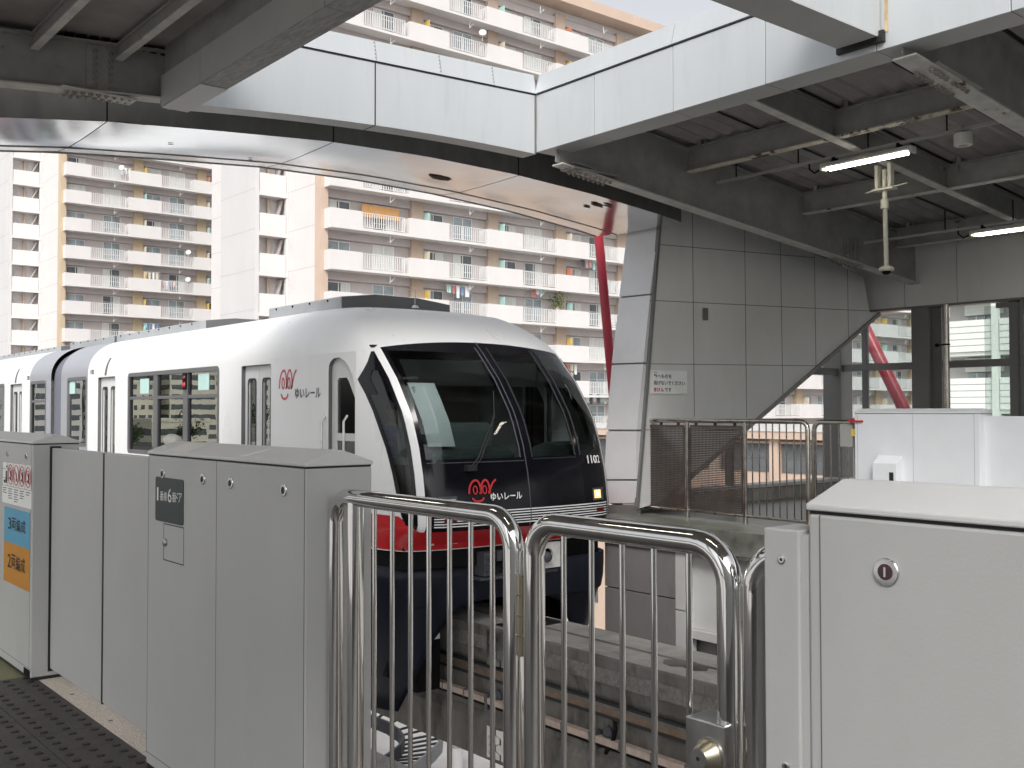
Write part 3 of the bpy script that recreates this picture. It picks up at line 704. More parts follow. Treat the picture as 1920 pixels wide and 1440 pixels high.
# roof equipment
def fairing(x0, x1, z1):
    rf = MB(); y0, y1 = YC - .86, YC + .9
    rf.prism([(y0, 2.74), (y1, 2.74), (y1, z1), (YC + .35, z1 + .06), (YC - .35, z1 + .06), (y0, z1)], 'X', x0, x1); o = rf.build('roof_fairing', 'roof_grey', train, bevel=.012)
    MB().prism([(y0 + .01, 2.74), (y1 - .01, 2.74), (y1 - .01, z1 - .005), (YC + .35, z1 + .055), (YC - .35, z1 + .055), (y0 + .01, z1 - .005)], 'X', x1 + .001, x1 + .006).build('end_cover', 'roof_dark', o)
    bo = []
    for k in range(int((x1 - x0) / .5)):
        for z in (2.8, z1 - .03): bo.append(((x0 + .25 + .5 * k, y0, z), lambda q: q.lathe([(.016, 0), (.014, .012)], (0, 0, 0), (0, -1, 0), 8)))
    pieces('screw', 'under_black', o, bo)
fairing(-14.0, -11.9, 3.01); fairing(-20.6, -16.3, 3.0); fairing(-23.6, -20.75, 3.0); fairing(-31, -24.3, 2.97)
an = MB().lathe([(.05, 0), (.03, .03)], (-11.3, YC - .1, 2.86), (0, 0, 1), 10).tube([(-11.3, YC - .1, 2.88), (-11.3, YC - .1, 3.07), (-11.32, YC - .16, 3.1), (-11.36, YC - .28, 3.09)], .006, 6)
an.build('antenna', 'lock_metal', train)
# interior
cabi = MB().box(-11.95, -9.6, YS + .12, YF - .12, -.04, 0.0).build('cab_floor', 'interior_dark', train)
MB().plate([(YS + .06, 0), (YF - .06, 0), (YF - .06, 2.3), (YS + .06, 2.3)], [[(YC - .1, .05), (YC + .62, .05), (YC + .62, 1.95), (YC - .1, 1.95)], [(YC - 1.3, 1.0), (YC - .55, 1.0), (YC - .55, 1.85), (YC - 1.3, 1.85)]], 'X', -11.95, -12.0).build('bulkhead', 'tan_panel', train)
MB().box(-11.9, -10.25, YS + .12, YF - .12, 2.24, 2.27).build('cab_ceiling', 'interior_dark', train)
MB().add([S(-1.2 + 2.4 * k / 10, 2.12, -.03) for k in range(11)] + [S(-1.2 + 2.4 * k / 10, 1.86, -.10) for k in range(11)], [(k, k + 1, 12 + k, 11 + k) for k in range(10)]).build('sun_blind', 'interior_dark', train)
ds = MB(); prof = [(-9.36, .1), (-9.28, 1.02), (-9.42, 1.08), (-9.72, 1.12), (-9.95, 1.06), (-10.05, .95), (-10.05, .1)]
ds.prism(prof, 'Y', YS + .3, YC - .06); ds.prism([(-9.5, 1.05), (-9.54, 1.30), (-9.62, 1.37), (-9.80, 1.37), (-9.92, 1.28), (-9.95, 1.05)], 'Y', YC - 1.0, YC - .18)
ds.build('dashboard', 'dash_teal', train, bevel=.03)
ds = MB().prism(prof, 'Y', YC + .78, YF - .25); ds.build('dashboard', 'dash_teal', train, bevel=.02)
MB().box(-10.05, -9.72, YS + .34, YS + .36, .98, 1.78).box(-10.4, -9.72, YS + .2, YS + .34, .9, .98).build('cab_lining', 'interior_pale', train)
# saloon: floor, ceiling, seats, poles
MB().box(-37.9, -12.0, YS + .1, YF - .1, -.04, 0).build('saloon_floor', 'interior_dark', train)
MB().box(-37.9, -12.0, YS + .35, YF - .35, 2.42, 2.45).build('saloon_ceiling', 'interior_pale', train)
for x0, x1 in ((-17.9, -14.3), (-30.1, -26.5)):
    for ya, yb in ((YS + .1, YS + .55), (YF - .55, YF - .1)):
        so_ = MB().box(x0, x1, ya, yb, .02, .45).build('bench_seat', 'seat_teal', train, bevel=.03)
        MB().box(x0, x1, *( (ya, ya + .1) if ya < YC else (yb - .1, yb)), .45, .8).build('seat_back', 'seat_teal', so_, bevel=.03)
for x in (-13.6, -12.45, -18.5, -19.8, -26.2): MB().tube([(x, YS + .6, 0), (x, YS + .6, 2.42)], .017, 8).build('stanchion', 'stainless_brushed', train, smooth=True)
for x, z in ((-17.3, 1.93), (-14.85, 1.95), (-21.28, 1.98)): MB().box(x - .2, x + .2, YS + .026, YS + .030, z - .13, z + .12).build('window_poster', 'poster_teal', train)
# ================================================================ canopy of the far platform
CX = lambda y: -8.6 + .1 * (y - 7.4)          # the slightly skewed end line of the station
CE = 12.4
far = thing('platform_canopy', 'grey steel canopy over the far platform, with lamps hanging from its beams', 'canopy', (0, 11, 4.3))
zb, zt = 4.35, 4.98
fm = MB(); jx = [-8.6, -7.68, -6.6, -5.53, -4.46, -3.4, -2.3, -1.2, 0, 2, 4, 6, 8, 10, 12]
fas = MB(); g = .008
for a, b in zip(jx[:-1], jx[1:]): fas.box(a + g / 2, b - g / 2, 7.40, 7.43, zb, zt)
f_ = fas.build('fascia', 'alu_panel', far, bevel=.004)
so2 = MB()
for a, b in zip(jx[:-1], jx[1:]): so2.box(a + g / 2, b - g / 2, 7.432, 7.72, zb + .001, zb + .018)
so2.build('soffit', 'alu_soffit', f_)
MB().box(-8.62, 12, 7.44, 7.70, zb + .03, zt + .02).build('joint_backing', 'dark_gap', f_)
fl = MB()
for a, b in zip(jx[:-1:2], jx[2::2]): fl.hexa([(a + .004, 7.38, zt + .018), (b - .004, 7.38, zt + .018), (b - .004, 7.46, zt + .018), (a + .004, 7.46, zt + .018)], [(a + .004, 7.44, zt + .235), (b - .004, 7.44, zt + .235), (b - .004, 7.52, zt + .235), (a + .004, 7.52, zt + .235)])
fl.build('flashing', 'alu_panel', f_)
MB().box(-8.6, 12, 7.42, 7.46, zt, zt + .02).build('shadow_gap', 'dark_gap', f_)
MB().box(-4.385, -4.355, 7.394, 7.3995, 4.48, 4.98).build('rust_streak', 'rust_stain', f_)
# deck, sloping down away from the track
def zr(y): return 4.93 - (y - 7.5) * .0967
dk = MB(); xs = [-9.4 + .12 * k for k in range(186)]
dk.grid([[(x, y, zr(y) + (.05 if k % 2 else 0)) for k, x in enumerate(xs)] for y in (7.5, 11.4, 15.4)])
dk.build('roof_deck', 'deck_sheet', far)
MB().hexa([(-9.6, 7.46, zr(7.5) + .07), (CE, 7.46, zr(7.5) + .07), (CE, 15.6, zr(15.6) + .07), (-9.6, 15.6, zr(15.6) + .07)], [(-9.6, 7.46, zr(7.5) + .2), (CE, 7.46, zr(7.5) + .2), (CE, 15.6, zr(15.6) + .2), (-9.6, 15.6, zr(15.6) + .2)]).build('roof_top', 'roof_grey', far)
dl = MB()
for x in [-7.3 + 1.05 * k for k in range(16)]: dl.bar((x, 7.75, zr(7.75) - .004), (x, 15.2, zr(15.2) - .004), .03, .012)
dl.build('deck_joint', 'dark_gap', far)
# rafters (I beams running away from the track) -- bottom flange measured in the photograph
def ibeam(par, a, b, hgt, fw, m='steel_paint', fmat='flange_lit_rust', up=(0, 0, 1), bolts=0):
    """a, b: bottom flange centre"""
    a, b = Vector(a), Vector(b); u = Vector((0, 0, 1))
    w_ = MB(); w_.bar(a + u * (hgt / 2 + .01), b + u * (hgt / 2 + .01), .012, hgt - .02); w_.bar(a + u * hgt, b + u * hgt, fw, .016)
    o = w_.build('beam', m, par); fl_ = MB().bar(a, b, fw, .016).build('flange', fmat, o)
    return o
def boltrow(o, pts, ax, r=.02, h=.03):
    return pieces('bolt', 'bolt', o, [(p, lambda q: q.lathe([(r * 1.25, 0), (r * 1.25, h * .5), (r * .7, h * .55), (r * .7, h)], (0, 0, 0), ax, 6)) for p in pts])
rb1 = ibeam(far, (-8.36, 7.5, 4.19), (-8.42, 15.05, 3.46), .70, .17)
rb3 = ibeam(far, (-4.28, 7.5, 4.28), (-4.28, 15.05, 3.52), .66, .20)
rb4 = ibeam(far, (-.2, 7.5, 4.28), (-.2, 15.05, 3.52), .66, .20); rb5 = ibeam(far, (4, 7.5, 4.28), (4, 15.05, 3.52), .66, .20)
mid = []
for x in (-6.32, -2.2, 1.9): mid.append(ibeam(far, (x, 7.7, 4.59), (x, 15.0, 3.884), .27, .11))
def zfl(y): return 4.19 - (y - 7.5) * .0967
boltrow(rb1, [(-8.36 + dx, 7.72 + .075 * k, zfl(7.72 + .075 * k) - .022) for dx in (-.055, .055) for k in range(8)], (0, 0, -1))
boltrow(rb1, [(-8.42 + dx, 12.75 + .085 * k, zfl(12.75 + .085 * k) - .022) for dx in (-.05, .05) for k in range(9)], (0, 0, -1))
MB().box(-8.47, -8.45 + .2, 7.64, 8.34, 4.205 - .05, 4.225 - .05).build('splice_plate', 'steel_paint', rb1)
MB().bar((-8.295, 7.66, 4.225), (-8.295, 8.36, 4.155), .05, .014).build('splice_plate', 'steel_paint', rb1)
MB().box(-8.405, -8.385, 13.0, 13.4, zfl(13.2) + .03, zfl(13.2) + .36).build('splice_plate', 'steel_paint', rb1)
boltrow(rb1, [(-8.385, 13.05 + .1 * j, zfl(13.2) + .06 + .045 * k) for j in range(4) for k in range(7)], (1, 0, 0), .014, .02)
z3 = lambda y: 4.28 - (y - 7.5) * .1007
boltrow(rb3, [(-4.28 + dx, y0 + .075 * k, z3(y0 + .075 * k) - .022) for dx in (-.065, .065) for y0 in (7.80, 8.14) for k in range(4)], (0, 0, -1))
MB().bar((-4.16, 7.78, z3(7.78) + .015), (-4.16, 8.5, z3(8.5) + .015), .045, .012).build('splice_plate', 'steel_paint', rb3)
# purlins along the track
PY = [9.63, 12.0, 14.35]
for k, y in enumerate(PY):
    for xa, xb in ((-8.33, -6.33), (-6.31, -4.3), (-4.26, -2.22), (-2.18, -.22), (-.18, 1.88), (1.92, 3.98)):
        zz = zfl(y) + .425
        o = ibeam(far, (xa, y, zz), (xb, y, zz), .28, .11, 'steel_paint', 'flange_lit_rusty' if k in (0, ) else 'flange_lit_rust')
        if xa < -8: boltrow(o, [(xa + .07, y - .008, zz + .06 + .06 * j) for j in range(3)] + [(xb - .07, y - .008, zz + .06 + .06 * j) for j in range(3)], (0, -1, 0), .012, .012)
    pieces('cleat', 'steel_paint', far, [((x, y, zfl(y) + .70), lambda q: q.box(0, .12, .02, .10, 0, .1).box(.04, .09, -.05, .0195, 0, .08)) for x in (-8.2, -6.2, -4.5, -2.1)])
# light conduits
for i, (pa, pb, y) in enumerate((((1344, 343), (1900, 222), 10.15), ((1621, 455), (1918, 414), 13.2))):
    A = px(*pa, Y=y); B = px(*pb, Y=y); B.z = A.z; B.x = 6
    A.x = max(A.x, -8.33)
    MB().bar(A, B, .045, .03).build('light_conduit', 'conduit', far)
    pieces('hanger', 'under_black', far, [((A.x + .3 + k * .9, y, A.z), lambda q: q.box(-.006, .006, -.006, .006, .016, .28)) for k in range(9)])
# the gutter wall / back fascia over the windows
bk = MB(); xs = [-9.25, -8.6, -7.75, -6.75, -5.7, -4.6, -3.5, -2.4, -1.2, 0, 2, 4, 6, 8, 10, 12]
xs[0] = -9.9
for a, b in zip(xs[:-1], xs[1:]): bk.box(a + .005, b - .005, 15.0, 15.06, 3.12, 4.3)
bk.build('back_fascia', 'alu_wall', far)
MB().box(-9.75, -9.70, 11.0, 15.3, 3.0, 4.75).build('end_closure', 'steel_paint', far)
MB().box(-9.25, 12, 15.062, 15.09, 3.14, 4.28).build('joint_backing', 'dark_gap', far)
MB().box(-9.25, 12, 14.985, 15.2, 3.085, 3.118).build('fascia_sill', 'column_grey', far)
# fluorescent fittings
def fitting(label, c, L, grp):
    t = thing('fluorescent_lamp', label, 'lamp', c, grp); x, y, z = c
    MB().prism([(y - .05, z + .05), (y + .05, z + .05), (y + .075, z + .012), (y + .06, z - .004), (y - .06, z - .004), (y - .075, z + .012)], 'X', x - L / 2, x + L / 2).build('housing', 'lamp_body', t, bevel=.004)
    for dy in (-.032, .032): MB().tube([(x - L / 2 + .05, y + dy, z - .018), (x + L / 2 - .05, y + dy, z - .018)], .016, 10).build('tube', 'tube_light', t, smooth=True)
    MB().box(x - L / 2 - .03, x - L / 2, y - .055, y + .055, z - .03, z + .045).box(x + L / 2, x + L / 2 + .03, y - .055, y + .055, z - .03, z + .045).build('end_cap', 'lamp_body', t, bevel=.008)
    MB().tube([(x - L / 2 - .03, y, z + .01), (x - L / 2 - .13, y, z - .03), (x - L / 2 - .2, y, z + .03), (x - L / 2 - .2, y, z + .12)], .010, 6).build('cable', 'under_black', t)
    hb = MB().box(x - L / 2 + .12, x - L / 2 + .15, y - .04, y + .04, z + .05, z + .10).box(x + L / 2 - .15, x + L / 2 - .12, y - .04, y + .04, z + .05, z + .10); hb.build('clamp', 'under_black', t)
    return t
A = px(1543, 322, Y=10.15); B = px(1712, 286, Y=10.15)
fitting('lit fluorescent fitting nearer the track, above the hanging camera post', ((A.x + B.x) / 2, 10.15, (A.z + B.z) / 2 + .03), (B.x - A.x) - .04, 'fluorescent lamps under the far canopy')
A = px(1822, 444, Y=13.2)
fitting('lit fluorescent fitting beside the windowed back wall, at the right edge', (A.x + .62, 13.2, A.z + .03), 1.2, 'fluorescent lamps under the far canopy')
# white cylindrical sensor under the conduit
c = px(1806, 262, Y=10.15); t = thing('ceiling_sensor', 'white drum shaped ceiling sensor right of the lit fluorescent fitting', 'sensor', c)
MB().lathe([(.09, .06), (.09, -.055), (.085, -.06)], c, n=28).build('drum', 'lamp_body', t, smooth=True)
MB().lathe([(.045, -.0605), (.045, -.064)], c, n=20).build('lens', 'conduit', t)
MB().tube([c + Vector((0, 0, .06)), c + Vector((0, 0, .14))], .02, 8).build('bracket', 'steel_paint', t)
# camera post hanging from the beam
c0 = px(1658, 318, Y=10.7); c1 = px(1662, 505, Y=10.7); t = thing('hanging_camera', 'ivory post hanging from the canopy with a small downward camera at its foot', 'camera', c1)
MB().tube([c0, c1 + Vector((0, 0, .03))], .026, 12).build('post', 'ivory', t, smooth=True)
hd = MB().box(c0.x - .10, c0.x - .06, 10.66, 10.74, c0.z - .22, c0.z + .06).box(c0.x + .06, c0.x + .10, 10.66, 10.74, c0.z - .22, c0.z + .06).box(c0.x - .13, c0.x + .13, 10.64, 10.76, c0.z - .24, c0.z - .215).lathe([(.045, 0), (.045, .1), (.03, .12)], (c0.x, 10.7, c0.z - .45), (0, 0, 1), 10)
hd.tube([(c0.x - .24, 10.7, c0.z - .23), (c0.x + .28, 10.7, c0.z - .20)], .009, 6)
hd.build('bracket', 'ivory', t, bevel=.004)
MB().lathe([(.05, .035), (.075, .02), (.085, 0), (.08, -.02)], c1, n=18).build('camera_hood', 'ivory', t, smooth=True)
MB().lathe([(.05, -.02), (.045, -.045), (.02, -.06)], c1, n=16).build('lens', 'under_black', t, smooth=True)
# tie beam between the two canopies
A = px(1655, 72, Y=7.39); tb = thing('tie_beam', 'white box beam crossing the gap from the far canopy fascia, upper right', 'beam', (A.x, 5.5, A.z))
MB().box(A.x - .36, A.x - .02, 3.56, 7.385, A.z + .02, A.z + .62).build('casing', 'alu_panel', tb, bevel=.003)
MB().box(A.x - .37, A.x - .01, 3.56, 7.33, A.z + .005, A.z + .018).build('soffit', 'alu_soffit', tb)
MB().box(A.x - .40, A.x + .02, 7.36, 7.398, A.z - .03, A.z + .06).build('slot', 'dark_gap', tb)
# cross panel closing the gap between the canopies
cpn = thing('cross_fascia', 'pale metal fascia bridging the gap between the canopies above the train', 'fascia', (-8.7, 5.5, 4.4))
def zc(y): return 4.36 - .022 * (y - 6.1) ** 2 * .75
ys = [3.5 + .13 * k for k in range(31)]; ys[-1] = 7.395
brk = [3.5, 5.45, 7.395]
for a, b in zip(brk[:-1], brk[1:]):
    mbp = MB(); Y_ = [y for y in ys if a - .001 <= y <= b + .001]
    if Y_[0] > a + .01: Y_ = [a + .004] + Y_
    if Y_[-1] < b - .01: Y_ = Y_ + [b - .004]
    mbp.grid([[(CX(y), y, zc(y)) for y in Y_], [(CX(y), y, 4.98) for y in Y_]])
    mbp.build('panel', 'alu_panel', cpn)
    m2 = MB(); m2.grid([[(CX(y) + .001, y, zc(y) - .002) for y in Y_], [(CX(y) - .22, y, zc(y) - .002) for y in Y_]]); m2.build('soffit', 'alu_soffit', cpn)
jn = MB().box(CX(5.45) - .05, CX(5.45) + .004, 5.443, 5.455, zc(5.45), 4.98).box(CX(5.45) - .22, CX(5.45), 5.443, 5.455, zc(5.45) - .004, zc(5.45)); jn.build('joint', 'dark_gap', cpn)
jn = MB().box(CX(7.385) - .02, CX(7.385) + .006, 7.378, 7.40, zc(7.38), 4.98); jn.build('corner_joint', 'seam', cpn)
m3 = MB().grid([[(CX(y) + .004, y, 4.98) for y in ys], [(CX(y) + .004, y, 5.0) for y in ys]]); m3.build('shadow_gap', 'dark_gap', cpn)
flb = [3.5, 4.55, 5.46, 6.2, 6.85, 7.395]
for a, b in zip(flb[:-1], flb[1:]):
    MB().hexa([(CX(a) + .014, a + .003, 4.998), (CX(b) + .014, b - .003, 4.998), (CX(b) - .2, b - .003, 4.998), (CX(a) - .2, a + .003, 5.012)], [(CX(a) - .03, a + .003, 5.215), (CX(b) - .03, b - .003, 5.215), (CX(b) - .2, b - .003, 5.215), (CX(a) - .2, a + .003, 5.215)]).build('flashing', 'alu_panel', cpn)
rv = MB()
for y in flb[1:-1]:
    for k in range(5): rv.lathe([(.006, 0), (.004, .006)], (CX(y) - .004 + .012 - .0085 * k, y - .012, 5.03 + .04 * k), (1, 0, .2), 6)
rv.build('rivet', 'seam', cpn)
MB().grid([[(CX(y) - .24, y, 4.5) for y in (3.5, 7.4)], [(CX(y) - .24, y, 5.1) for y in (3.5, 7.4)]]).build('back_sheet', 'steel_paint', cpn)

# ================================================================ canopy over our platform
NE = 1.25  # unseen canopy end, length set to keep sun off the right cabinet
near = thing('platform_canopy', 'dark steel canopy over our own platform, bolted beam at top left', 'canopy', (0, 0, 4.2))
MB().box(-8.95, NE, 3.34, 3.36, 4.19, 4.45).build('inner_fascia', 'steel_paint', near)
sf = MB(); brk = [-8.9, -8.05] + [-6.0 + 2.05 * k for k in range(4)]
for a, b in zip(brk[:-1], brk[1:]): sf.box(a + .004, b - .004, 3.335, 3.57, 4.165, 4.185)
MB().box(-8.9, -8.055, 3.335, 3.57, 4.160, 4.1645).build('soffit_end', 'alu_soffit', near)
sf.build('soffit', 'stained_soffit', near)
fa = MB()
for a, b in zip(brk[:-1], brk[1:]): fa.box(a + .004, b - .004, 3.54, 3.57, 4.186, 4.98).box(a + .004, b - .004, 3.329, 3.333, 4.17, 4.44)
fa.build('fascia', 'alu_soffit', near)
MB().box(-8.9, NE, 3.36, 3.539, 4.19, 5.1).build('gutter_box', 'steel_paint', near)
MB().hexa([(-9.1, -2.9, 4.38), (NE, -2.9, 4.38), (NE, 3.5, 4.72), (-9.1, 3.5, 4.72)], [(-9.1, -2.9, 4.7), (NE, -2.9, 4.7), (NE, 3.5, 5.05), (-9.1, 3.5, 5.05)]).build('roof_deck', 'deck_sheet', near)
MB().box(-9.13, -9.105, -2.8, 3.4, 4.35, 4.95).build('end_closure', 'deck_sheet', near)
def zn(y): return 4.145 + (y - 2.1) * .085
nb1 = ibeam(near, (-9.08, -2.8, zn(-2.8)), (-8.98, 3.42, zn(3.4)), .42, .17)
for x in (-4.9, -.8): ibeam(near, (x, -2.8, zn(-2.8)), (x, 3.34, zn(3.3)), .42, .17)
MB().box(-8.995, -8.975, 2.72, 2.99, zn(2.85) + .03, zn(2.85) + .40).build('splice_plate', 'steel_paint', nb1)
boltrow(nb1, [(-8.975, 2.79 + .13 * j, zn(2.85) + .06 + .058 * k) for j in range(2) for k in range(6)], (1, 0, 0), .02, .02)
MB().box(-9.09, -8.89, 2.5, 3.12, zn(2.8) - .022, zn(2.8) - .009).build('splice_plate', 'flange_lit_rust', nb1)
boltrow(nb1, [(-9.05 + .11 * j, 2.55 + .065 * k, zn(2.6 + .065 * k) - .026) for j in range(2) for k in range(9)], (0, 0, -1), .019, .03)
for k, y in enumerate((2.98, 2.3, 1.5, .4, -.8, -2.0)):
    for xa, xb in ((-8.95, -4.92), (-4.88, -.82)): ibeam(near, (xa, y, zn(y) + .30), (xb, y, zn(y) + .30), .12, .06)
pieces('deck_clip', 'under_black', near, [((-9.0, 2.55 + .1 * k, zn(2.6) + .46), lambda q: q.box(-.035, .035, 0, .06, 0, .06)) for k in range(9)])
for i, x in enumerate((-6.4, -3.9, -1.4)):
    fitting(['lit fluorescent fitting over the stickered gate cabinet', 'lit fluorescent fitting over the cabinet with the number sign', 'lit fluorescent fitting right over the steel gate leaf'][i], (x, .9, 3.75), 1.2, 'fluorescent lamps over our platform')
MB().bar((-8.9, .9, 3.86), (-.2, .9, 3.86), .05, .04).build('light_conduit', 'conduit', near)
# added unseen wall behind the viewer, keeps sky light off the right cabinet
bw = thing('added_back_wall', 'added unseen grey panelled wall behind the viewer, darkening the right gate cabinet', 'wall', (0, -3.4, 0))
MB().box(-1.2, 14, -3.5, -3.4, 0, 4.3).build('panels', 'alu_wall', bw)  # body of the added unseen wall
for x in (-12.0, -3.0):
    t = thing('canopy_column', {-12.0: 'steel canopy column at the far left of our platform', -3.0: 'steel canopy column behind the viewer', 5.0: 'steel canopy column right of the viewer'}[x], 'column', (x, -2.6, 0), 'columns of our canopy')
    MB().lathe([(.14, 0), (.14, 4.1)], (x, -2.6, 0), n=20).build('shaft', 'column_grey', t, smooth=True)
    MB().box(x - .22, x + .22, -2.82, -2.38, 0, .03).build('base_plate', 'steel_paint', t)

# ================================================================ arch across the tracks
AXL = lambda y: -8.95 + .1 * (y - 9.8)
ARC = [(-5.5, 2.35), (-3, 3.1), (0, 3.75), (2.22, 4.053), (3.1, 4.152), (4.08, 4.218), (5.25, 4.283), (6.4, 4.285), (7.53, 4.236), (8.7, 4.135), (9.74, 4.004), (10.2, 3.93)]
def za(y): return lerp(y, [a for a, b in ARC], [b for a, b in ARC])
ya = [-5.5 + .25 * k for k in range(63)]; ya = [y for y in ya if y < 10.15] + [10.15]
arch = thing('station_arch', 'shallow arched box girder with rust spotted mirror metal underside across both tracks', 'arch', (-9.6, 5, 4.1))
segs = [-5.5, -1.0, 3.1, 5.32, 7.62, 10.15]
for a, b in zip(segs[:-1], segs[1:]):
    Y_ = [a + .006] + [y for y in ya if a + .02 < y < b - .02] + [b - .006]
    mb = MB(); mb.grid([[(AXL(y), y, za(y)) for y in Y_], [(AXL(y), y, za(y) + .42) for y in Y_]]); mb.build('band', 'arch_band', arch)
    mb = MB(); mb.grid([[(AXL(y) - dx, y, za(y) + dz) for y in Y_] for dx, dz in ((0, 0), (.3, -.006), (.75, -.012), (1.18, -.006), (1.6, .03))])
    o = mb.build('soffit', 'mirror_soffit', arch, smooth=True)
mb = MB(); mb.grid([[(AXL(y) - .01, y, za(y) + .02) for y in ya], [(AXL(y) - 1.55, y, za(y) + .05) for y in ya]])
mb.grid([[(AXL(y) - 1.6, y, za(y) + .03) for y in ya], [(AXL(y) - 1.6, y, za(y) + .42) for y in ya]])
mb.grid([[(AXL(y), y, za(y) + .42) for y in ya], [(AXL(y) - 1.6, y, za(y) + .42) for y in ya]])
mb.build('core', 'dark_gap', arch)
mb = MB(); mb.tube([(AXL(y) - 1.18, y, za(y) - .008) for y in ya], .006, 5); mb.tube([(AXL(y) - 1.595, y, za(y) + .03) for y in ya], .012, 5); mb.build('fold_line', 'steel_paint', arch)
def blob(c, rx, ry, seed, n=18):
    r = random.Random(seed); return [(c[0] + rx * (1 + r.uniform(-.35, .35)) * math.cos(2 * math.pi * k / n), c[1] + ry * (1 + r.uniform(-.35, .35)) * math.sin(2 * math.pi * k / n)) for k in range(n)]
for (u, v), rx, ry, sd in (((826, 333), .08, .15, 3), ((1120, 402), .05, .10, 8), ((1140, 408), .035, .08, 9), ((1100, 403), .03, .06, 10), ((470, 300), .02, .03, 4), ((250, 230), .03, .16, 5), ((320, 270), .016, .03, 6)):
    c = px(u, v, Z=4.2); c = px(u, v, Z=za(c.y) - .016)
    MB().add([(x, y, za(y) - .018) for x, y in blob((c.x, c.y), rx, ry, sd)], [tuple(range(18))]).build('rust_spot', 'rust', arch)

# ================================================================ pillar and stair wall at the end of the far platform
pil = thing('station_pillar', 'leaning light metal clad pillar rising beside the train nose', 'pillar', (-9.5, 9.8, .15))
yA = 9.62
Lz = [(1139, 945), (1133, 900), (1137, 807), (1147, 683), (1161, 558), (1180, 402)]; Rz = [(1192, 945), (1192, 900), (1194, 807), (1206, 681), (1219, 552), (1238, 395)]
def onw(u, v, off=0):   # plane X = -9.4 + .06 (Y - 9.8)
    d = FWD + RGT * ((u - 960) / FPX) - UPV * ((v - 720) / FPX); n = Vector((1, -.06, 0)); c = Vector((-9.4 + off, 9.8, 0)); return EYE + d * ((c - EYE).dot(n) / d.dot(n))
Rp = [onw(*p) for p in Rz]; Lp = [px(*p, Y=r.y) for p, r in zip(Lz, Rp)]
for i in range(5):
    a, b, c, d = Lp[i], Rp[i], Rp[i + 1], Lp[i + 1]; e = .012
    MB().hexa([a + Vector((0, 0, e)), b + Vector((0, 0, e)), b + Vector((0, .1, e)), a + Vector((0, .1, e))], [d - Vector((0, 0, e)), c - Vector((0, 0, e)), c + Vector((0, .1, -e)), d + Vector((0, .1, -e))]).build('cladding_panel', 'alu_light', pil)
core = MB()
for i in range(5):
    a, b, c, d = Lp[i], Rp[i], Rp[i + 1], Lp[i + 1]; u = Vector((.02, .02, 0)); v = Vector((-.02, .02, 0)); w2 = Vector((0, .07, 0))
    core.hexa([a + u, b + v, b + v + w2, a + u + w2], [d + u, c + v, c + v + w2, d + u + w2])
core.hexa([Lp[0] + Vector((0, 0, -.25)), Rp[0] + Vector((0, 0, -.25)), Rp[0] + Vector((0, .09, -.25)), Lp[0] + Vector((0, .09, -.25))], [Lp[0] + Vector((0, 0, -.012)), Rp[0] + Vector((0, 0, -.012)), Rp[0] + Vector((0, .09, -.012)), Lp[0] + Vector((0, .09, -.012))])
core.build('core', 'column_grey', pil)
# end wall of the stair enclosure
sw = thing('stair_enclosure', 'grey panelled side wall of a stair with sloping underside, beyond the pillar', 'wall', (-9.3, 12.4, .15))
outl = [(1242, 372), (1298, 385), (1396, 419), (1527, 476), (1619, 519), (1630, 584), (1649, 588), (1545, 683), (1420, 783), (1256, 928), (1226, 945), (1193, 955)]
W3 = [onw(*p) for p in outl]
tri = tessellate_polygon([[Vector((p.y, p.z, 0)) for p in W3]])
mb = MB(); n = len(W3); mb.add([tuple(p) for p in W3] + [(p.x - .25, p.y, p.z) for p in W3], [t for t in tri] + [tuple(i + n for i in t) for t in tri] + [(i, (i + 1) % n, n + (i + 1) % n, n + i) for i in range(n)])
mb.build('wall_panels', 'alu_wall', sw)
sm = MB()
def seam(a, b, wd=.009): sm.bar(onw(*a, off=.001), onw(*b, off=.001), .004, wd, (0, 0, 1) if abs(a[0] - b[0]) > abs(a[1] - b[1]) else (0, 1, 0))
for a, b in (((1298, 386), (1302, 782)), ((1396, 420), (1400, 783)), ((1463, 449), (1468, 745)), ((1527, 477), (1530, 694)), ((1589, 506), (1591, 640)),
             ((1231, 458), (1526, 483)), ((1219, 563), (1628, 583)), ((1205, 682), (1541, 686)), ((1198, 806), (1390, 806))): seam(a, b)
sm.build('panel_joint', 'seam', sw)
dg = MB().bar(onw(1649, 588, .012), onw(1256, 928, .012), .05, .05).build('edge_trim', 'steel_paint', sw)
cnr = MB().bar(onw(1240, 372, .01), onw(1194, 952, .01), .05, .045, (0, 1, 0)).build('corner_trim', 'column_grey', sw)
q = onw(1322, 587, .008); MB().box(q.x, q.x + .02, q.y - .045, q.y + .045, q.z - .10, q.z + .07).build('wall_switch', 'seam', sw, bevel=.004)
a = onw(1218, 738, .006); b = onw(1287, 696, .006)
sgn = thing('warning_sign', 'white notice in Japanese on the grey stair wall', 'sign', ((a + b) / 2))
MB().hexa([(a.x, a.y, a.z), (b.x, b.y, a.z), (b.x + .012, b.y, a.z), (a.x + .012, a.y, a.z)], [(a.x, a.y, b.z), (b.x, b.y, b.z), (b.x + .012, b.y, b.z), (a.x + .012, a.y, b.z)]).build('board', 'sign_white', sgn, bevel=.003)
W_ = b.y - a.y; Hs = b.z - a.z
def signmap(y0, z0): return lambda u, v: (a.x + .015 + .06 * (y0 + u), a.y + y0 + u, a.z + z0 + v)
map2d(MB(), fit(text2d('外へものを', .1, .002), W_ * .48, Hs * .19), signmap(W_ * .09, Hs * .66)).build('lettering', 'ink_black', sgn)
map2d(MB(), fit(text2d('投げないでください', .1, .002), W_ * .84, Hs * .19), signmap(W_ * .09, Hs * .37)).build('lettering', 'ink_black', sgn)
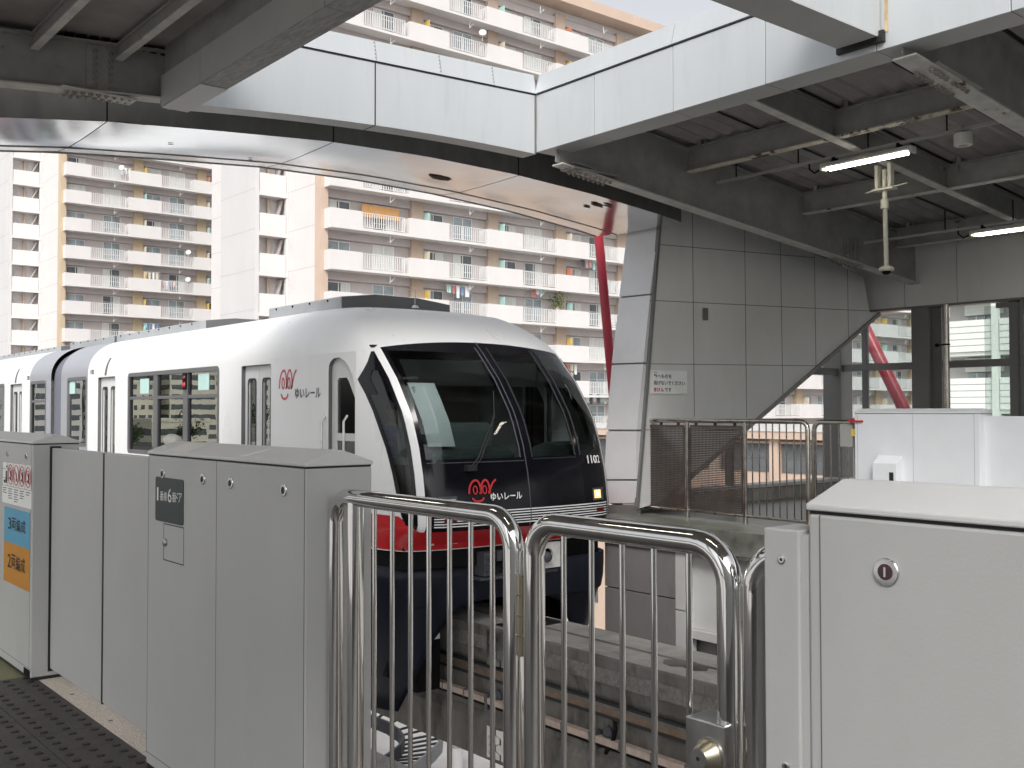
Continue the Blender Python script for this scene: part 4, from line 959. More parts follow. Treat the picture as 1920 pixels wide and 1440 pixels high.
map2d(MB(), fit(text2d('きけん', .1, .004), W_ * .27, Hs * .18), signmap(W_ * .09, Hs * .08)).build('lettering_red', 'ink_red', sgn)
map2d(MB(), fit(text2d('です', .1, .002), W_ * .18, Hs * .17), signmap(W_ * .38, Hs * .085)).build('lettering', 'ink_black', sgn)
map2d(MB(), fit(text2d('そと', .1, .002), W_ * .08, Hs * .06), signmap(W_ * .10, Hs * .88)).build('lettering', 'ink_black', sgn)
# wall below the far platform edge
lw = thing('platform_base_wall', 'brownish grey panelled base wall under the far platform edge, beside the beam', 'wall', (-8.9, 9.3, -1))
xl = px(1134, 1060, Y=9.3).x; xr = px(1265, 1100, Y=9.3).x
for za_, zb_ in ((-.13, -.72), (-.735, -1.9), (-1.915, -3.1), (-3.115, GZ)): MB().box(xl, xr, 9.3, 9.6, zb_, za_).build('panel', 'lower_wall', lw, bevel=.004)
MB().box(xl + .02, xr - .02, 9.33, 9.58, GZ, -.15).build('core', 'dark_gap', lw)
xr2 = xr + .16
for za_, zb_ in ((-.13, -.84), (-.855, -1.9), (-1.915, GZ)): MB().box(xr + .012, xr2, 9.3, 9.5, zb_, za_).build('white_edge', 'lower_white', lw)
MB().box(xr + .03, 14, 9.44, 9.56, -1.06, -.165).build('white_panel', 'lower_white', lw)
MB().box(xr2 + .003, 14, 9.38, 9.56, -1.17, -1.065).build('white_sill', 'lower_white', lw, bevel=.004)
MB().box(xr + .03, 14, 9.57, 15.4, GZ, -1.12).build('substructure', 'lower_wall', lw)
eb = MB().box(-9.75, 14, 9.26, 9.9, -.16, -.125); eb.build('edge_beam', 'rail_grey', lw)
# red poles
t = thing('red_brace', 'crimson round steel brace dropping from the arch beside the pillar', 'brace', px(1120, 425, Y=10.6))
A = px(1121, 428, Y=10.6); B = px(1146, 700, Y=10.9); D = (B - A)
MB().tube([A + Vector((0, 0, .02)), A + D * 2.6], .070, 20).build('tube', 'red_pole', t, smooth=True)
MB().tube([A, A + D * .01], .085, 20).build('collar', 'red_pole', t)
t = thing('red_brace', 'crimson diagonal brace seen through the back wall windows', 'brace', px(1660, 690, Y=17.5))
A = px(1622, 617, Y=17.5); B = px(1697, 772, Y=17.5); D = B - A
MB().tube([A - D * .8, A + D * 3.5], .115, 20).build('tube', 'red_pole', t, smooth=True)

# ================================================================ glazed back wall and end wall of the far platform
gw_ = thing('glazed_wall', 'grey framed window wall behind the far platform', 'window wall', (-6, 15.1, .15))
def vpost(u0, u1, v, Y, dep, z0, z1, name='post', m='column_grey', par=gw_):
    a = px(u0, v, Y=Y).x; b = px(u1, v, Y=Y).x; return MB().box(a, b, Y, Y + dep, z0, z1).build(name, m, par, bevel=.006)
vpost(1543, 1576, 700, 15.0, .35, .15, 3.08); vpost(1616, 1625, 700, 15.1, .08, .15, 3.08, 'mullion'); vpost(1709, 1741, 680, 14.95, .3, .15, 3.08); vpost(1743, 1766, 680, 15.05, .25, .15, 3.08)
vpost(1892, 1909, 640, 15.05, .12, .15, 3.08, 'mullion'); vpost(1913, 1919, 640, 15.0, .2, .15, 3.08, 'mullion')
for k in range(6): MB().box(-4.6 + 2 * k, -4.5 + 2 * k, 15.05, 15.2, .15, 3.08).build('mullion', 'column_grey', gw_)
zr1 = px(1640, 682, Y=15.1).z; zr0 = px(1640, 694.5, Y=15.1).z
MB().box(-9.9, 12, 15.08, 15.2, zr0, zr1).build('transom', 'column_grey', gw_)
MB().box(-9.9, 12, 15.0, 15.25, .15, .36).build('sill_wall', 'concrete', gw_)
MB().box(-7.2, 12, 15.06, 15.2, 3.0, 3.07).build('head_rail', 'column_grey', gw_)
for a, b in ((-9.6, -8.0), (-7.4, -5.6), (-5.5, 12)):
    for c, d in ((.36, zr0), (zr1, 3.04)): MB().box(a, b, 15.12, 15.128, c, d).build('pane', 'wall_glass', gw_)
ew = thing('glazed_wall', 'grey framed end window wall under the sloping stair', 'window wall', (-9.75, 12.5, .15))
MB().box(-9.95, -9.72, 9.9, 15.3, .15, .345).build('sill_wall', 'concrete', ew); MB().box(-9.97, -9.68, 9.9, 15.3, .346, .40).build('sill', 'lower_white', ew, bevel=.004)
MB().box(-9.72, -9.715, 10.4, 15.0, .335, .345).build('sill_shadow', 'dark_gap', ew)
MB().box(-9.9, -9.8, 11.2, 15.3, zr0 - .06, zr1 - .06).build('transom', 'column_grey', ew)
MB().box(-9.9, -9.8, 12.2, 12.3, .4, 3.0).build('mullion', 'column_grey', ew)
# steel drain pipe
q = px(1775, 700, Y=14.85); t = thing('drain_pipe', 'polished vertical drain pipe clamped to the back wall column', 'pipe', (q.x, 14.85, .15))
MB().tube([(q.x, 14.85, .15), (q.x, 14.85, 3.09)], .048, 16).build('pipe', 'pipe_steel', t, smooth=True)
z_ = px(1775, 646, Y=14.85).z; MB().lathe([(.055, -.012), (.055, .012)], (q.x, 14.85, z_), n=16).bar((q.x - .03, 14.85, z_), (q.x - .17, 14.9, z_), .02, .02).lathe([(.03, 0), (.03, .03)], (q.x - .17, 14.88, z_), (0, 1, 0), 10).build('clamp', 'under_black', t)
# ================================================================ platform gates on our side
def cabinet(name, label, x0, x1, y0, zf, m='gate_grey', mc='gate_cap', seams=(), group='platform gate cabinets', dep=.25, flip=1):
    t = thing(name, label, 'platform gate', ((x0 + x1) / 2, y0 + flip * dep / 2, zf), group)
    y1 = y0 + flip * dep; a, b = sorted((y0, y1))
    MB().box(x0, x1, a, b, zf + .02, zf + 1.315).build('casing', m, t, bevel=.006)
    MB().box(x0 + .004, x1 - .004, a + .004, b - .004, zf, zf + .02).build('plinth', 'dark_gap', t)
    MB().box(x0 + .003, x1 - .003, a + .003, b - .003, zf + 1.315, zf + 1.321).build('shadow_gap', 'dark_gap', t)
    ym = (a + b) / 2
    MB().prism([(a - .003, zf + 1.321), (b + .003, zf + 1.321), (b + .003, zf + 1.333), (ym + .012, zf + 1.372), (ym - .012, zf + 1.372), (a - .003, zf + 1.333)], 'X', x0 - .003, x1 + .003).build('cap', mc, t, bevel=.003)
    sm = MB(); f = y0 - flip * .0008
    for s in seams: sm.box(s - .0012, s + .0012, *sorted((f, f + .003 * flip)), zf + .07, zf + 1.313)
    sm.box(x0, x1, *sorted((f, f + .003 * flip)), zf + .066, zf + .069)
    if seams or 1: sm.build('panel_seam', 'seam', t)
    return t
def lock(par, p, r=.017, big=False):
    y = p.y
    MB().lathe([(r, 0), (r, .003), (r * .93, .005), (r * .62, .0055)], (p.x, y, p.z), (0, -1, 0), 24).build('lock', 'lock_metal', par, smooth=True)
    MB().lathe([(r * .58, 0), (r * .58, .0065), (r * .2, .0068)], (p.x, y, p.z), (0, -1, 0), 20).build('lock_core', 'lock_core' if big else 'under_grey', par)
    kb = MB().box(p.x - r * .08, p.x + r * .08, y - .008, y - .0067, p.z - r * .35, p.z + r * .35); kb.build('keyhole', 'ink_black' if not big else 'lock_metal', par)
Y0 = 1.6
cA = cabinet('gate_cabinet', 'grey gate cabinet carrying the dark numbered sign, left of the steel fence', -4.395, -3.0, Y0, 0, seams=(px(406, 950, Y=Y0).x, px(570.5, 1000, Y=Y0).x, -4.385))
for p in ((306, 888), (381, 898.6), (433.3, 906), (533, 919)): lock(cA, px(*p, Y=Y0), .0215)
a = px(292.3, 974.8, Y=Y0); b = px(345, 905.5, Y=Y0)
pl = MB().plate(rrect(a.x, b.x, a.z, b.z + .012, .012), [], 'Y', Y0 - .003, Y0 - .0005).build('number_plate', 'sign_dark', cA)
pw = b.x - a.x; ph = b.z + .012 - a.z
fm_ = lambda x, z: (lambda u, v: (a.x + x * pw + u, Y0 - .0042, a.z + z * ph + v))
for s, x, wd, z, h in (('1', .07, .055, .46, .30), ('番', .185, .125, .47, .215), ('線', .32, .115, .47, .215), ('6', .47, .13, .46, .31), ('番', .625, .115, .48, .22), ('ド', .745, .09, .49, .21), ('ア', .84, .12, .49, .21)):
    map2d(MB(), fit(text2d(s, .1, .0), wd * pw, h * ph), fm_(x, z)).build('lettering', 'sign_white', pl)
a2 = px(306.7, 1048.8, Y=Y0); b2_ = px(344.8, 990, Y=Y0)
sm = MB(); 
for x in (a2.x, b2_.x): sm.box(x - .0012, x + .0012, Y0 - .0008, Y0 + .002, a2.z, b2_.z)
for z in (a2.z, b2_.z): sm.box(a2.x, b2_.x, Y0 - .0008, Y0 + .002, z - .002, z + .002)
hh = sm.build('access_hatch', 'dark_gap', cA)
k = px(311.2, 1017, Y=Y0); MB().lathe([(.017, 0), (.016, .008), (.010, .012)], k, (0, -1, 0), 18).build('knob', 'stainless_brushed', hh, smooth=True)
# white dome sensor and labels on the cap
sx = px(316, 835, Y=1.70); t = thing('dome_sensor', 'small white dome sensor on the cap of the left gate cabinet', 'sensor', (sx.x, 1.72, 1.37))
MB().ball((sx.x, 1.715, 1.375), .035, 14, 8, (1.5, 1, .8)).build('dome', 'lamp_body', t, smooth=True)
MB().hexa([(-4.22, 1.607, 1.3365), (-4.0, 1.607, 1.3365), (-4.0, 1.70, 1.3685), (-4.22, 1.70, 1.3685)], [(-4.22, 1.607, 1.3375), (-4.0, 1.607, 1.3375), (-4.0, 1.70, 1.3695), (-4.22, 1.70, 1.3695)]).build('cap_label', 'lamp_body', cA)
MB().hexa([(-3.52, 1.612, 1.338), (-3.48, 1.612, 1.338), (-3.41, 1.69, 1.3655), (-3.45, 1.69, 1.3655)], [(-3.52, 1.612, 1.3388), (-3.48, 1.612, 1.3388), (-3.41, 1.69, 1.3663), (-3.45, 1.69, 1.3663)]).build('scuff', 'gate_white', cA)
# cabinet at the left edge with stickers
cB = cabinet('gate_cabinet', 'grey gate cabinet at the left edge with blue and orange stickers', -7.57, -6.17, Y0, 0, seams=(-7.0, -6.2))
for p in ((15, 850.7), (50, 855.6)): lock(cB, px(*p, Y=Y0), .019)
a = px(4, 945, Y=Y0); b = px(59.5, 868, Y=Y0)
def slabel(name, m, P0, P1, par=cB, off=.002):
    return MB().box(P0.x, P1.x, Y0 - off, Y0 - .0004, P0.z, P1.z).build(name, m, par)
zt_ = 1.5 - (1.5 - b.z); 
bx0, bx1 = px(8, 1020, Y=Y0).x, px(56, 1020, Y=Y0).x
zT = px(32, 955, Y=Y0).z; zM = px(30, 1021, Y=Y0).z; zB = px(30, 1098, Y=Y0).z
s1 = MB().box(bx0, bx1, Y0 - .002, Y0 - .0004, zM, zT).build('blue_sticker', 'sticker_blue', cB)
s2 = MB().box(bx0, bx1, Y0 - .002, Y0 - .0004, zB, zM - .0005).build('orange_sticker', 'sticker_orange', cB)
W_ = bx1 - bx0
for st_, z0, z1, tx in ((s1, zM, zT, '3両編成'), (s2, zB, zM, '2両編成')):
    h = z1 - z0; x = .17
    for ch, wd in zip(tx, (.13, .16, .16, .17)):
        map2d(MB(), fit(text2d(ch, .1, .0008), wd * W_, h * (.36 if ch not in '23' else .33)), (lambda u, v, x=x, z0=z0, h=h: (bx0 + x * W_ + u, Y0 - .0032, z0 + h * .38 + v))).build('lettering', 'ink_black', st_)
        x += wd + .02
# pictogram notice
px0, px1 = px(5, 900, Y=Y0).x, px(59.5, 900, Y=Y0).x; pzT = px(32, 868, Y=Y0).z; pzB = px(32, 948, Y=Y0).z
nb = MB().box(px0, px1, Y0 - .0015, Y0 - .0004, pzB, pzT).build('notice', 'sign_white', cB)
W_ = px1 - px0; Hn = pzT - pzB
nm = lambda u, v: (px0 + u * W_, Y0 - .0026, pzB + v * Hn)
ln = MB()
map2d(ln, stroke2d([[(0, .99), (1, .99)], [(0, .42), (1, .42)]] + [[(k * .2, .42), (k * .2, .99)] for k in range(6)] + [[(0, .82), (.2, .82)], [(0, .6), (.2, .6)]], .008), nm)
map2d(ln, stroke2d([[(.15, .48), (.15, .78)], [(.16, .86), (.16, .9)], [(.08, .48), (.1, .55), (.06, .52)]], .05), nm)
for k in range(4):
    cx_ = .3 + .2 * k
    for fig in ([(cx_, .56), (cx_ + .01, .7), (cx_ - .02, .78)], [(cx_ - .04, .6), (cx_ + .03, .66), (cx_ + .02, .82)], [(cx_ - .01, .84), (cx_ + .01, .86)])[: 3 if k != 1 else 1]: map2d(ln, stroke2d([fig], .028), nm)
for k in range(5):
    for r in range((3, 5, 6, 4, 2)[k]): map2d(ln, stroke2d([[(k * .2 + .03, .36 - .055 * r), (k * .2 + .17 - .03 * (r % 2), .36 - .055 * r)]], .018), nm)
ln.build('print', 'ink_black', nb)
rd = MB()
for k in range(4):
    map2d(rd, stroke2d([arc(.3 + .2 * k, .705, .078, .235, 0, 360, 24)], .02), lambda u, v: (px0 + u * W_, Y0 - .0032, pzB + v * Hn))
    map2d(rd, stroke2d([[(.3 + .2 * k - .05, .86), (.3 + .2 * k + .05, .55)]], .016), lambda u, v: (px0 + u * W_, Y0 - .0032, pzB + v * Hn))
rd.build('prohibition_ring', 'ink_red', nb)
MB().box(-6.30, -6.18, Y0 - .003, Y0, .02, .06).build('foot_vent', 'under_black', cB)
MB().box(-6.172, -6.166, 1.69, 1.75, .045, 1.305).build('leaf_slot', 'dark_gap', cB)
# sliding leaves
def leaf(label, x0, x1, y0, zf, m='gate_grey', slot=None):
    t = thing('gate_leaf', label, 'platform gate', ((x0 + x1) / 2, y0 + .02, zf), 'sliding platform gate leaves')
    MB().box(x0, x1, y0, y0 + .04, zf + .06, zf + 1.295).build('panel', m, t, bevel=.006)
    if slot: MB().box(slot - .010, slot + .010, y0 - .001, y0 + .038, zf + .055, zf + 1.292).build('edge_rubber', 'dark_gap', t)
    return t
leaf('grey sliding gate leaf drawn out of the stickered cabinet', -6.165, -5.285, 1.70, 0)
leaf('grey sliding gate leaf drawn out of the cabinet with the number sign', -5.27, -4.39, 1.70, 0, slot=-5.2775)
# cabinet at the right, closest to the viewer
cR = cabinet('gate_cabinet', 'large pale grey gate cabinet in the right foreground with one round lock', -1.11, .29, Y0, 0, seams=(px(1538, 1100, Y=Y0).x, -.3))
lock(cR, px(1663, 1072, Y=Y0), .0235, True)
MB().box(px(1434, 1100, Y=1.598).x, px(1499, 1100, Y=1.598).x, 1.596, 1.70, .02, 1.282).build('post_cover', 'gate_grey', cR, bevel=.003)
MB().box(px(1500, 1100, Y=1.6).x, -1.111, 1.602, 1.70, .02, 1.275).build('filler_strip', 'gate_grey', cR)
for p in ((1466, 1049), (1474.5, 1437)):
    q = px(*p, Y=1.596); sc = MB().lathe([(.0085, 0), (.0085, .002), (.006, .003)], q, (0, -1, 0), 16).build('screw', 'lock_metal', cR); MB().lathe([(.0035, .0031), (.003, .0034)], q, (0, -1, 0), 6).build('screw_socket', 'ink_black', sc)
# ================================================================ stainless fence and gate leaf
YFc = 1.70; R = .0272
def frame(name, label, x0, x1, ztop, bars, cat, closed=True, extra_post=None):
    t = thing(name, label, cat, ((x0 + x1) / 2, YFc, 0), 'stainless fence panels between the gate cabinets')
    path = [(x0, YFc, .02)] + bend((x0, YFc, .02), (x0, YFc, ztop), (x1, YFc, ztop), .085, 7) + bend((x0, YFc, ztop), (x1, YFc, ztop), (x1, YFc, .02), .085, 7) + [(x1, YFc, .02)]
    MB().tube(path, R, 22).build('frame', 'stainless', t, smooth=True)
    for x in bars: MB().tube([(x, YFc, .12), (x, YFc, ztop - R * .6)], .0072, 12).build('bar', 'stainless', t, smooth=True)
    MB().tube([(x0, YFc, .12), (x1, YFc, .12)], .018, 14).build('bottom_rail', 'stainless', t, smooth=True)
    if extra_post: MB().tube([(extra_post, YFc, .02), (extra_post, YFc, ztop - R * .5)], R, 22).build('post', 'stainless', t, smooth=True)
    fl_ = MB()
    for x in (x0, x1): fl_.lathe([(.05, 0), (.05, .012), (.03, .02)], (x, YFc, 0), n=18)
    fl_.build('foot', 'stainless_brushed', t, smooth=True)
    return t
xL0 = px(628, 1150, Y=YFc).x; xL1 = px(963, 1150, Y=YFc).x; xP = px(666, 1150, Y=YFc).x
xG0 = px(1002, 1150, Y=YFc).x; xG1 = px(1369, 1150, Y=YFc).x; xR0 = px(1417, 1150, Y=YFc).x
fB = [px(u, 1150, Y=YFc).x for u in (702, 735.4, 769.8, 804, 843, 882.7, 923.5)]
gB = [px(u, 1150, Y=YFc).x for u in (1057.5, 1109.6, 1166.9, 1226.3, 1291.9)]
fA = frame('fence_panel', 'fixed polished stainless fence panel with doubled left post and seven thin bars', xL0, xL1, 1.226, fB, 'fence', True, xP)
gL = frame('gate_leaf', 'hinged polished stainless gate leaf with five thin bars and a lock box', xG0, xG1, 1.222, gB, 'gate')
fR = frame('fence_panel', 'stainless fence post partly tucked behind the right foreground cabinet', xR0, -.95, 1.222, [], 'fence')
xm = (xL1 + xG0) / 2
for z in (.88, .22):
    hm = MB()
    for k in range(4): hm.tube([(xm, YFc - .012, z + .052 * k), (xm, YFc - .012, z + .049 + .052 * k)], .0095, 12)
    hm.build('hinge', 'brass' if z > .5 else 'brass', gL, smooth=True)
bx0 = px(1285, 1380, Y=1.655).x; bx1 = px(1359, 1380, Y=1.655).x; ztop = px(1300, 1346, Y=1.655).z
lb = MB().box(bx0, bx1, 1.655, 1.745, ztop - .26, ztop).build('lock_box', 'stainless_brushed', gL, bevel=.003)
k = px(1330, 1416, Y=1.655)
MB().lathe([(.034, 0), (.034, .004), (.031, .006), (.022, .032), (.0205, .0335)], k, (0, -1, 0), 28).build('knob', 'brass', lb, smooth=True)
MB().lathe([(.020, .0336), (.0195, .0352), (.009, .0353)], k, (0, -1, 0), 28).build('knob_face', 'stainless_brushed', lb)
MB().lathe([(.0045, .0354), (.0045, .0362)], k, (0, -1, 0), 10).build('keyhole', 'ink_black', lb)
MB().lathe([(.036, 0), (.036, .003)], k, (0, -1, 0), 28).build('knob_plate', 'stainless_brushed', lb, smooth=True)
MB().box(xG1 + .0275, xR0 - .0275, YFc - .012, YFc + .02, .60, .74).build('strike_plate', 'brass', gL)

# ================================================================ far platform: fence, gate, cabinets
ZF = .15; YB = 10.05
def far_frame(label, x0, x1, posts, bars, screens, z1=1.375, cat='fence'):
    t = thing('fence_panel', label, cat, ((x0 + x1) / 2, YB, ZF), 'fence panels on the far platform')
    z0 = ZF + .09
    path = [(x0, YB, ZF)] + bend((x0, YB, ZF), (x0, YB, z1), (x1, YB, z1), .09, 5) + bend((x0, YB, z1), (x1, YB, z1), (x1, YB, ZF), .09, 5) + [(x1, YB, ZF)]
    MB().tube(path, .028, 14).build('frame', 'fence_steel', t, smooth=True)
    MB().tube([(x0, YB, z0), (x1, YB, z0)], .019, 10).build('bottom_rail', 'fence_steel', t, smooth=True)
    for x in posts: MB().tube([(x, YB, ZF), (x, YB, z1)], .028, 12).build('post', 'fence_steel', t, smooth=True)
    for x in bars: MB().tube([(x, YB, z0), (x, YB, z1)], .0085, 8).build('bar', 'fence_steel', t, smooth=True)
    for a, b in screens:
        mb = MB(); n = 46; za_, zb_ = z0 + .03, z1 - .085
        for k in range(n):
            z = za_ + (zb_ - za_) * (k + .5) / n; mb.hexa([(a, YB - .010, z - .0075), (b, YB - .010, z - .0075), (b, YB - .008, z - .0075), (a, YB - .008, z - .0075)], [(a, YB + .004, z + .0055), (b, YB + .004, z + .0055), (b, YB + .006, z + .0055), (a, YB + .006, z + .0055)])
        m_ = int((b - a) / .022)
        for k in range(m_ + 1): x = a + (b - a) * k / m_; mb.box(x - .0028, x + .0028, YB - .006, YB - .001, za_, zb_)
        mb.box(a - .02, a, YB - .015, YB + .01, za_, zb_).box(b, b + .02, YB - .015, YB + .01, za_, zb_).box(a, b, YB - .012, YB + .01, zb_, zb_ + .03).box(a, b, YB - .012, YB + .01, za_ - .02, za_)
        o = mb.build('mesh_screen', 'mesh_screen', t)
        pieces('clip', 'rust', o, [((a + (b - a) * (.12 + .38 * k), YB, z_), lambda q: q.box(-.012, .012, -.02, .012, 0, .028)) for k in range(3) for z_ in (zb_ + .03, za_ - .048)])
    return t
xs = [px(u, 880, Y=YB).x for u in (1194, 1288.5, 1397, 1515)]
far_frame('steel fence on the far platform with two rusty mesh screens and open bars', xs[0], xs[3] - .0, xs[1:3], [px(u, 880, Y=YB).x for u in (1411, 1424, 1437, 1449, 1462, 1475, 1489, 1502)],
          [(xs[0] + .06, xs[1] - .05), (xs[1] + .055, xs[2] - .05)])
x4 = px(1527, 880, Y=YB).x; x5 = px(1600, 880, Y=YB).x
g2 = far_frame('narrow barred steel gate on the far platform, next to the white cabinet', x4, x5 + .12, [], [px(u, 880, Y=YB).x for u in (1544, 1558, 1574, 1590)], [], 1.372, 'gate')
q0 = px(1577, 795, Y=YB); q1 = px(1598, 838, Y=YB); bxo = MB().box(q0.x, q1.x + .02, YB - .03, YB + .06, q1.z, q0.z); bxo.build('control_box', 'conduit', g2, bevel=.005)
q2 = px(1599, 806, Y=YB - .03); MB().box(q2.x - .02, q2.x + .05, YB - .034, YB - .031, q2.z - .07, q2.z + .01).build('caution_sticker', 'sticker_yellow', g2)
q3 = px(1594, 790, Y=YB - .03); MB().box(q3.x, q3.x + .02, YB - .035, YB + .03, q3.z - .02, q3.z + .025).box(q3.x, q3.x + .17, YB - .075, YB - .03, q3.z - .006, q3.z + .012).build('red_tape', 'red_tape', g2)
XW0, XW1 = -6.335, -4.955
cW = cabinet('gate_cabinet', 'white gate cabinet on the far platform with a small sensor box', XW0, XW1, 10.0, ZF, 'gate_white', 'gate_white', seams=(px(1608, 840, Y=10.0).x, px(1712, 840, Y=10).x, px(1827, 840, Y=10).x))
q0 = px(1638, 905, Y=9.90); q1 = px(1682, 866, Y=9.90)
sb = MB().prism([(10.0, q0.z - .2), (9.88, q0.z - .2), (9.88, q1.z - .02), (10.0, q1.z + .06)], 'X', q0.x, q1.x).build('sensor_box', 'gate_white', cW, bevel=.004)
MB().box(q1.x - .075, q1.x - .03, 9.872, 9.879, q0.z - .2, q1.z - .11).build('sensor_window', 'ink_black', sb)
leaf('white sliding gate leaf on the far platform beside the white cabinet', XW1 - .01, -4.02, 10.10, ZF, 'gate_white')
leaf('white sliding gate leaf on the far platform, second right of the white cabinet', -4.0, -3.06, 10.10, ZF, 'gate_white')
cabinet('gate_cabinet', 'white gate cabinet on the far platform beyond the right edge of the view', -3.05, -1.67, 10.0, ZF, 'gate_white', 'gate_white')
# ================================================================ the city behind
def railing_mesh(y0, y1, h, axis_x=0):
    mb = MB(); n = int((y1 - y0) / .185)
    for k in range(n + 1):
        y = y0 + (y1 - y0) * k / n; mb.box(-.025, .025, y - .026, y + .026, .06, h)
    mb.box(-.03, .03, y0, y1, h - .04, h).box(-.03, .03, y0, y1, .06, .1); 
    for y in (y0, y1): mb.box(-.035, .035, y - .035, y + .035, 0, h)
    return mb
def first(o): return o
def apartment(label, X, Y0, nbay, floors, z0, depth, corner, oid, stair=None, pitch=6.87, fl=2.765, vis=None):
    """long slab block: facade looks along +X, its balconies run along +Y; X = face of the parapets"""
    r = random.Random(oid); t = thing('apartment_block', label, 'apartment building', (X, Y0, GZ))
    L = nbay * pitch + 2.6; XR = X - 1.35; ztop = z0 + fl * floors
    MB().box(X - depth, XR, Y0, Y0 + L, GZ, ztop + .5).build('wall', 'apt_white', t)
    MB().box(X - depth - .3, X + .25, Y0 - .3, Y0 + L + .3, ztop + .52, ztop + 1.35).build('roof_edge', 'apt_peach', t)
    MB().box(XR - .25, XR + .55, Y0 - .012, Y0 + .55, GZ, ztop + .5).build('corner_strip', corner, t)
    sl = MB(); zs = [z0 + fl * k for k in range(floors)]
    for z in zs: sl.box(XR, X + .02, Y0 + .3, Y0 + L, z - .2, z - .02)
    sl.build('balcony_slab', 'apt_white', t)
    bm_ = MB()
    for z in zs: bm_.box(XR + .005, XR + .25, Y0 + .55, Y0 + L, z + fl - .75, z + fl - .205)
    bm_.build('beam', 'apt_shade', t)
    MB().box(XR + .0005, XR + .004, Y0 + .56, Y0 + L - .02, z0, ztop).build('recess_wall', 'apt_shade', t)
    for b in range(nbay): MB().box(XR + .005, XR + .42, Y0 + 7.3 + pitch * b, Y0 + 8.3 + pitch * b, GZ, ztop).build('pilaster', 'apt_brown' if oid == 1 else corner, t)
    # prototypes, copied with their mesh data
    par0 = rail0 = None
    for z in zs:
        for b in range(nbay + 1):
            ya = Y0 + .3 + (pitch * b - .7 if b else 0); wd = 3.4 if b else 2.45
            if b == 0: p = MB().box(X - .14, X, Y0 + .25, Y0 + 2.7, z - .22, z + 1.1).box(XR, X - .14, Y0 + .25, Y0 + .39, z - .22, z + 1.1).build('parapet', 'apt_white', t, loc=None)
            elif par0 is None:
                par0 = p = MB().box(X - .08, X + .06, ya, ya + wd, z - .22, z + 1.1).box(X - 1.0, X - .08, ya, ya + .1, z, z + 1.1).build('parapet', 'apt_white', t); par0['z'] = z; par0['y'] = ya
            else:
                p = par0.copy(); C.objects.link(p); p.parent = t; p.location = (0, ya - par0['y'], z - par0['z'])
            if b < nbay:
                yr = Y0 + 2.75 + pitch * b if b == 0 else ya + wd + .04; yw = 3.35
                if rail0 is None:
                    m_ = railing_mesh(0, yw, 1.06); m_.v = [(v[0] + X - .06, v[1] + yr, v[2] + z) for v in m_.v]; rail0 = q = m_.build('railing', 'rail_white', t); rail0['z'] = z; rail0['y'] = yr
                else: q = rail0.copy(); C.objects.link(q); q.parent = t; q.location = (0, yr - rail0['y'], z - rail0['z'])
    for o in (par0, rail0):
        if o: del o['z']; del o['y']
    # windows: a tall sliding door behind each railing, a small one behind each parapet
    protos = {}
    def win(kind, y, z):
        if kind not in protos:
            wdt, zb, zt2 = (1.75, .05, 1.95) if kind[0] == 'd' else (1.75, .85, 1.9)
            fr = MB().plate([(y, z + zb), (y + wdt, z + zb), (y + wdt, z + zt2), (y, z + zt2)], [[(y + .05, z + zb + .05), (y + wdt / 2 - .03, z + zb + .05), (y + wdt / 2 - .03, z + zt2 - .05), (y + .05, z + zt2 - .05)], [(y + wdt / 2 + .03, z + zb + .05), (y + wdt - .05, z + zb + .05), (y + wdt - .05, z + zt2 - .05), (y + wdt / 2 + .03, z + zt2 - .05)]], 'X', XR + .03, XR + .06)
            for k in range(1, 3):
                if kind[0] == 'd': fr.box(XR + .035, XR + .06, y, y + wdt, z + zb + k * .62, z + zb + k * .62 + .035)
            o = fr.build('window', 'sash', t)
            pk = {'a': 'window_dark', 'b': 'curtain', 'c': 'window_blue', 'e': 'window_dark'}[kind[1]]
            MB().box(XR + .01, XR + .028, y + .04, y + wdt - .04, z + zb + .04, z + zt2 - .04).build('pane', pk, o)
            if kind[1] in 'ae': MB().box(XR + .0285, XR + .0295, y + (.05 if kind[1] == 'a' else wdt * .6), y + (wdt * .42 if kind[1] == 'a' else wdt - .05), z + zb + .05, z + zt2 - .05).build('curtain', 'curtain', o)
            protos[kind] = (o, y, z)
        else:
            p, py, pz = protos[kind]; c = p.copy(); C.objects.link(c); c.parent = t; c.location = (0, y - py, z - pz)
            for ch in p.children: d = ch.copy(); C.objects.link(d); d.parent = c
    k = 0
    for z in zs:
        for b in range(nbay):
            y = Y0 + pitch * b
            win('d' + r.choice('aabcce'), y + 4.3, z); win('s' + r.choice('abce'), y + (.75 if b == 0 else 1.65), z)
    # partition screens by the pilasters
    pk = ['yellow_panel', 'teal_panel', 'cream_panel', 'orange_panel', 'cream_panel', 'teal_panel', 'cream_panel']
    for z in zs:
        for b in range(nbay): MB().box(XR + .43, XR + 1.05, Y0 + 8.35 + pitch * b, Y0 + 8.41 + pitch * b, z, z + 1.75).build('partition', r.choice(pk), t)
    # gable end with its stair bay
    ej = MB()
    for z in zs: ej.box(X - depth, XR - .26, Y0 - .006, Y0 - .001, z + .1, z + .14)
    ej.build('wall_joint', 'apt_shade', t)
    if stair:
        xf, xk, yt = stair; y1 = Y0 - .013   # tower: open stair front at X = xf, gable at Y = yt
        MB().box(xk, xf, yt, yt + .3, GZ, ztop + 1.2).box(xk, xf - 1.1, yt + .301, y1, GZ, ztop + 1.2).build('stair_tower', 'apt_end', t)
        MB().box(xf - 1.09, xf - 1.06, yt + .31, y1, GZ, ztop).build('stair_recess', 'stair_dark', t)
        fr_ = MB()
        for z in zs: fr_.box(xf - 1.05, xf + .06, yt + .301, y1, z - .3, z - .06)
        fr_.box(xf - .3, xf + .03, y1 - .16, y1, GZ, ztop).build('stair_frame', 'apt_white', t)
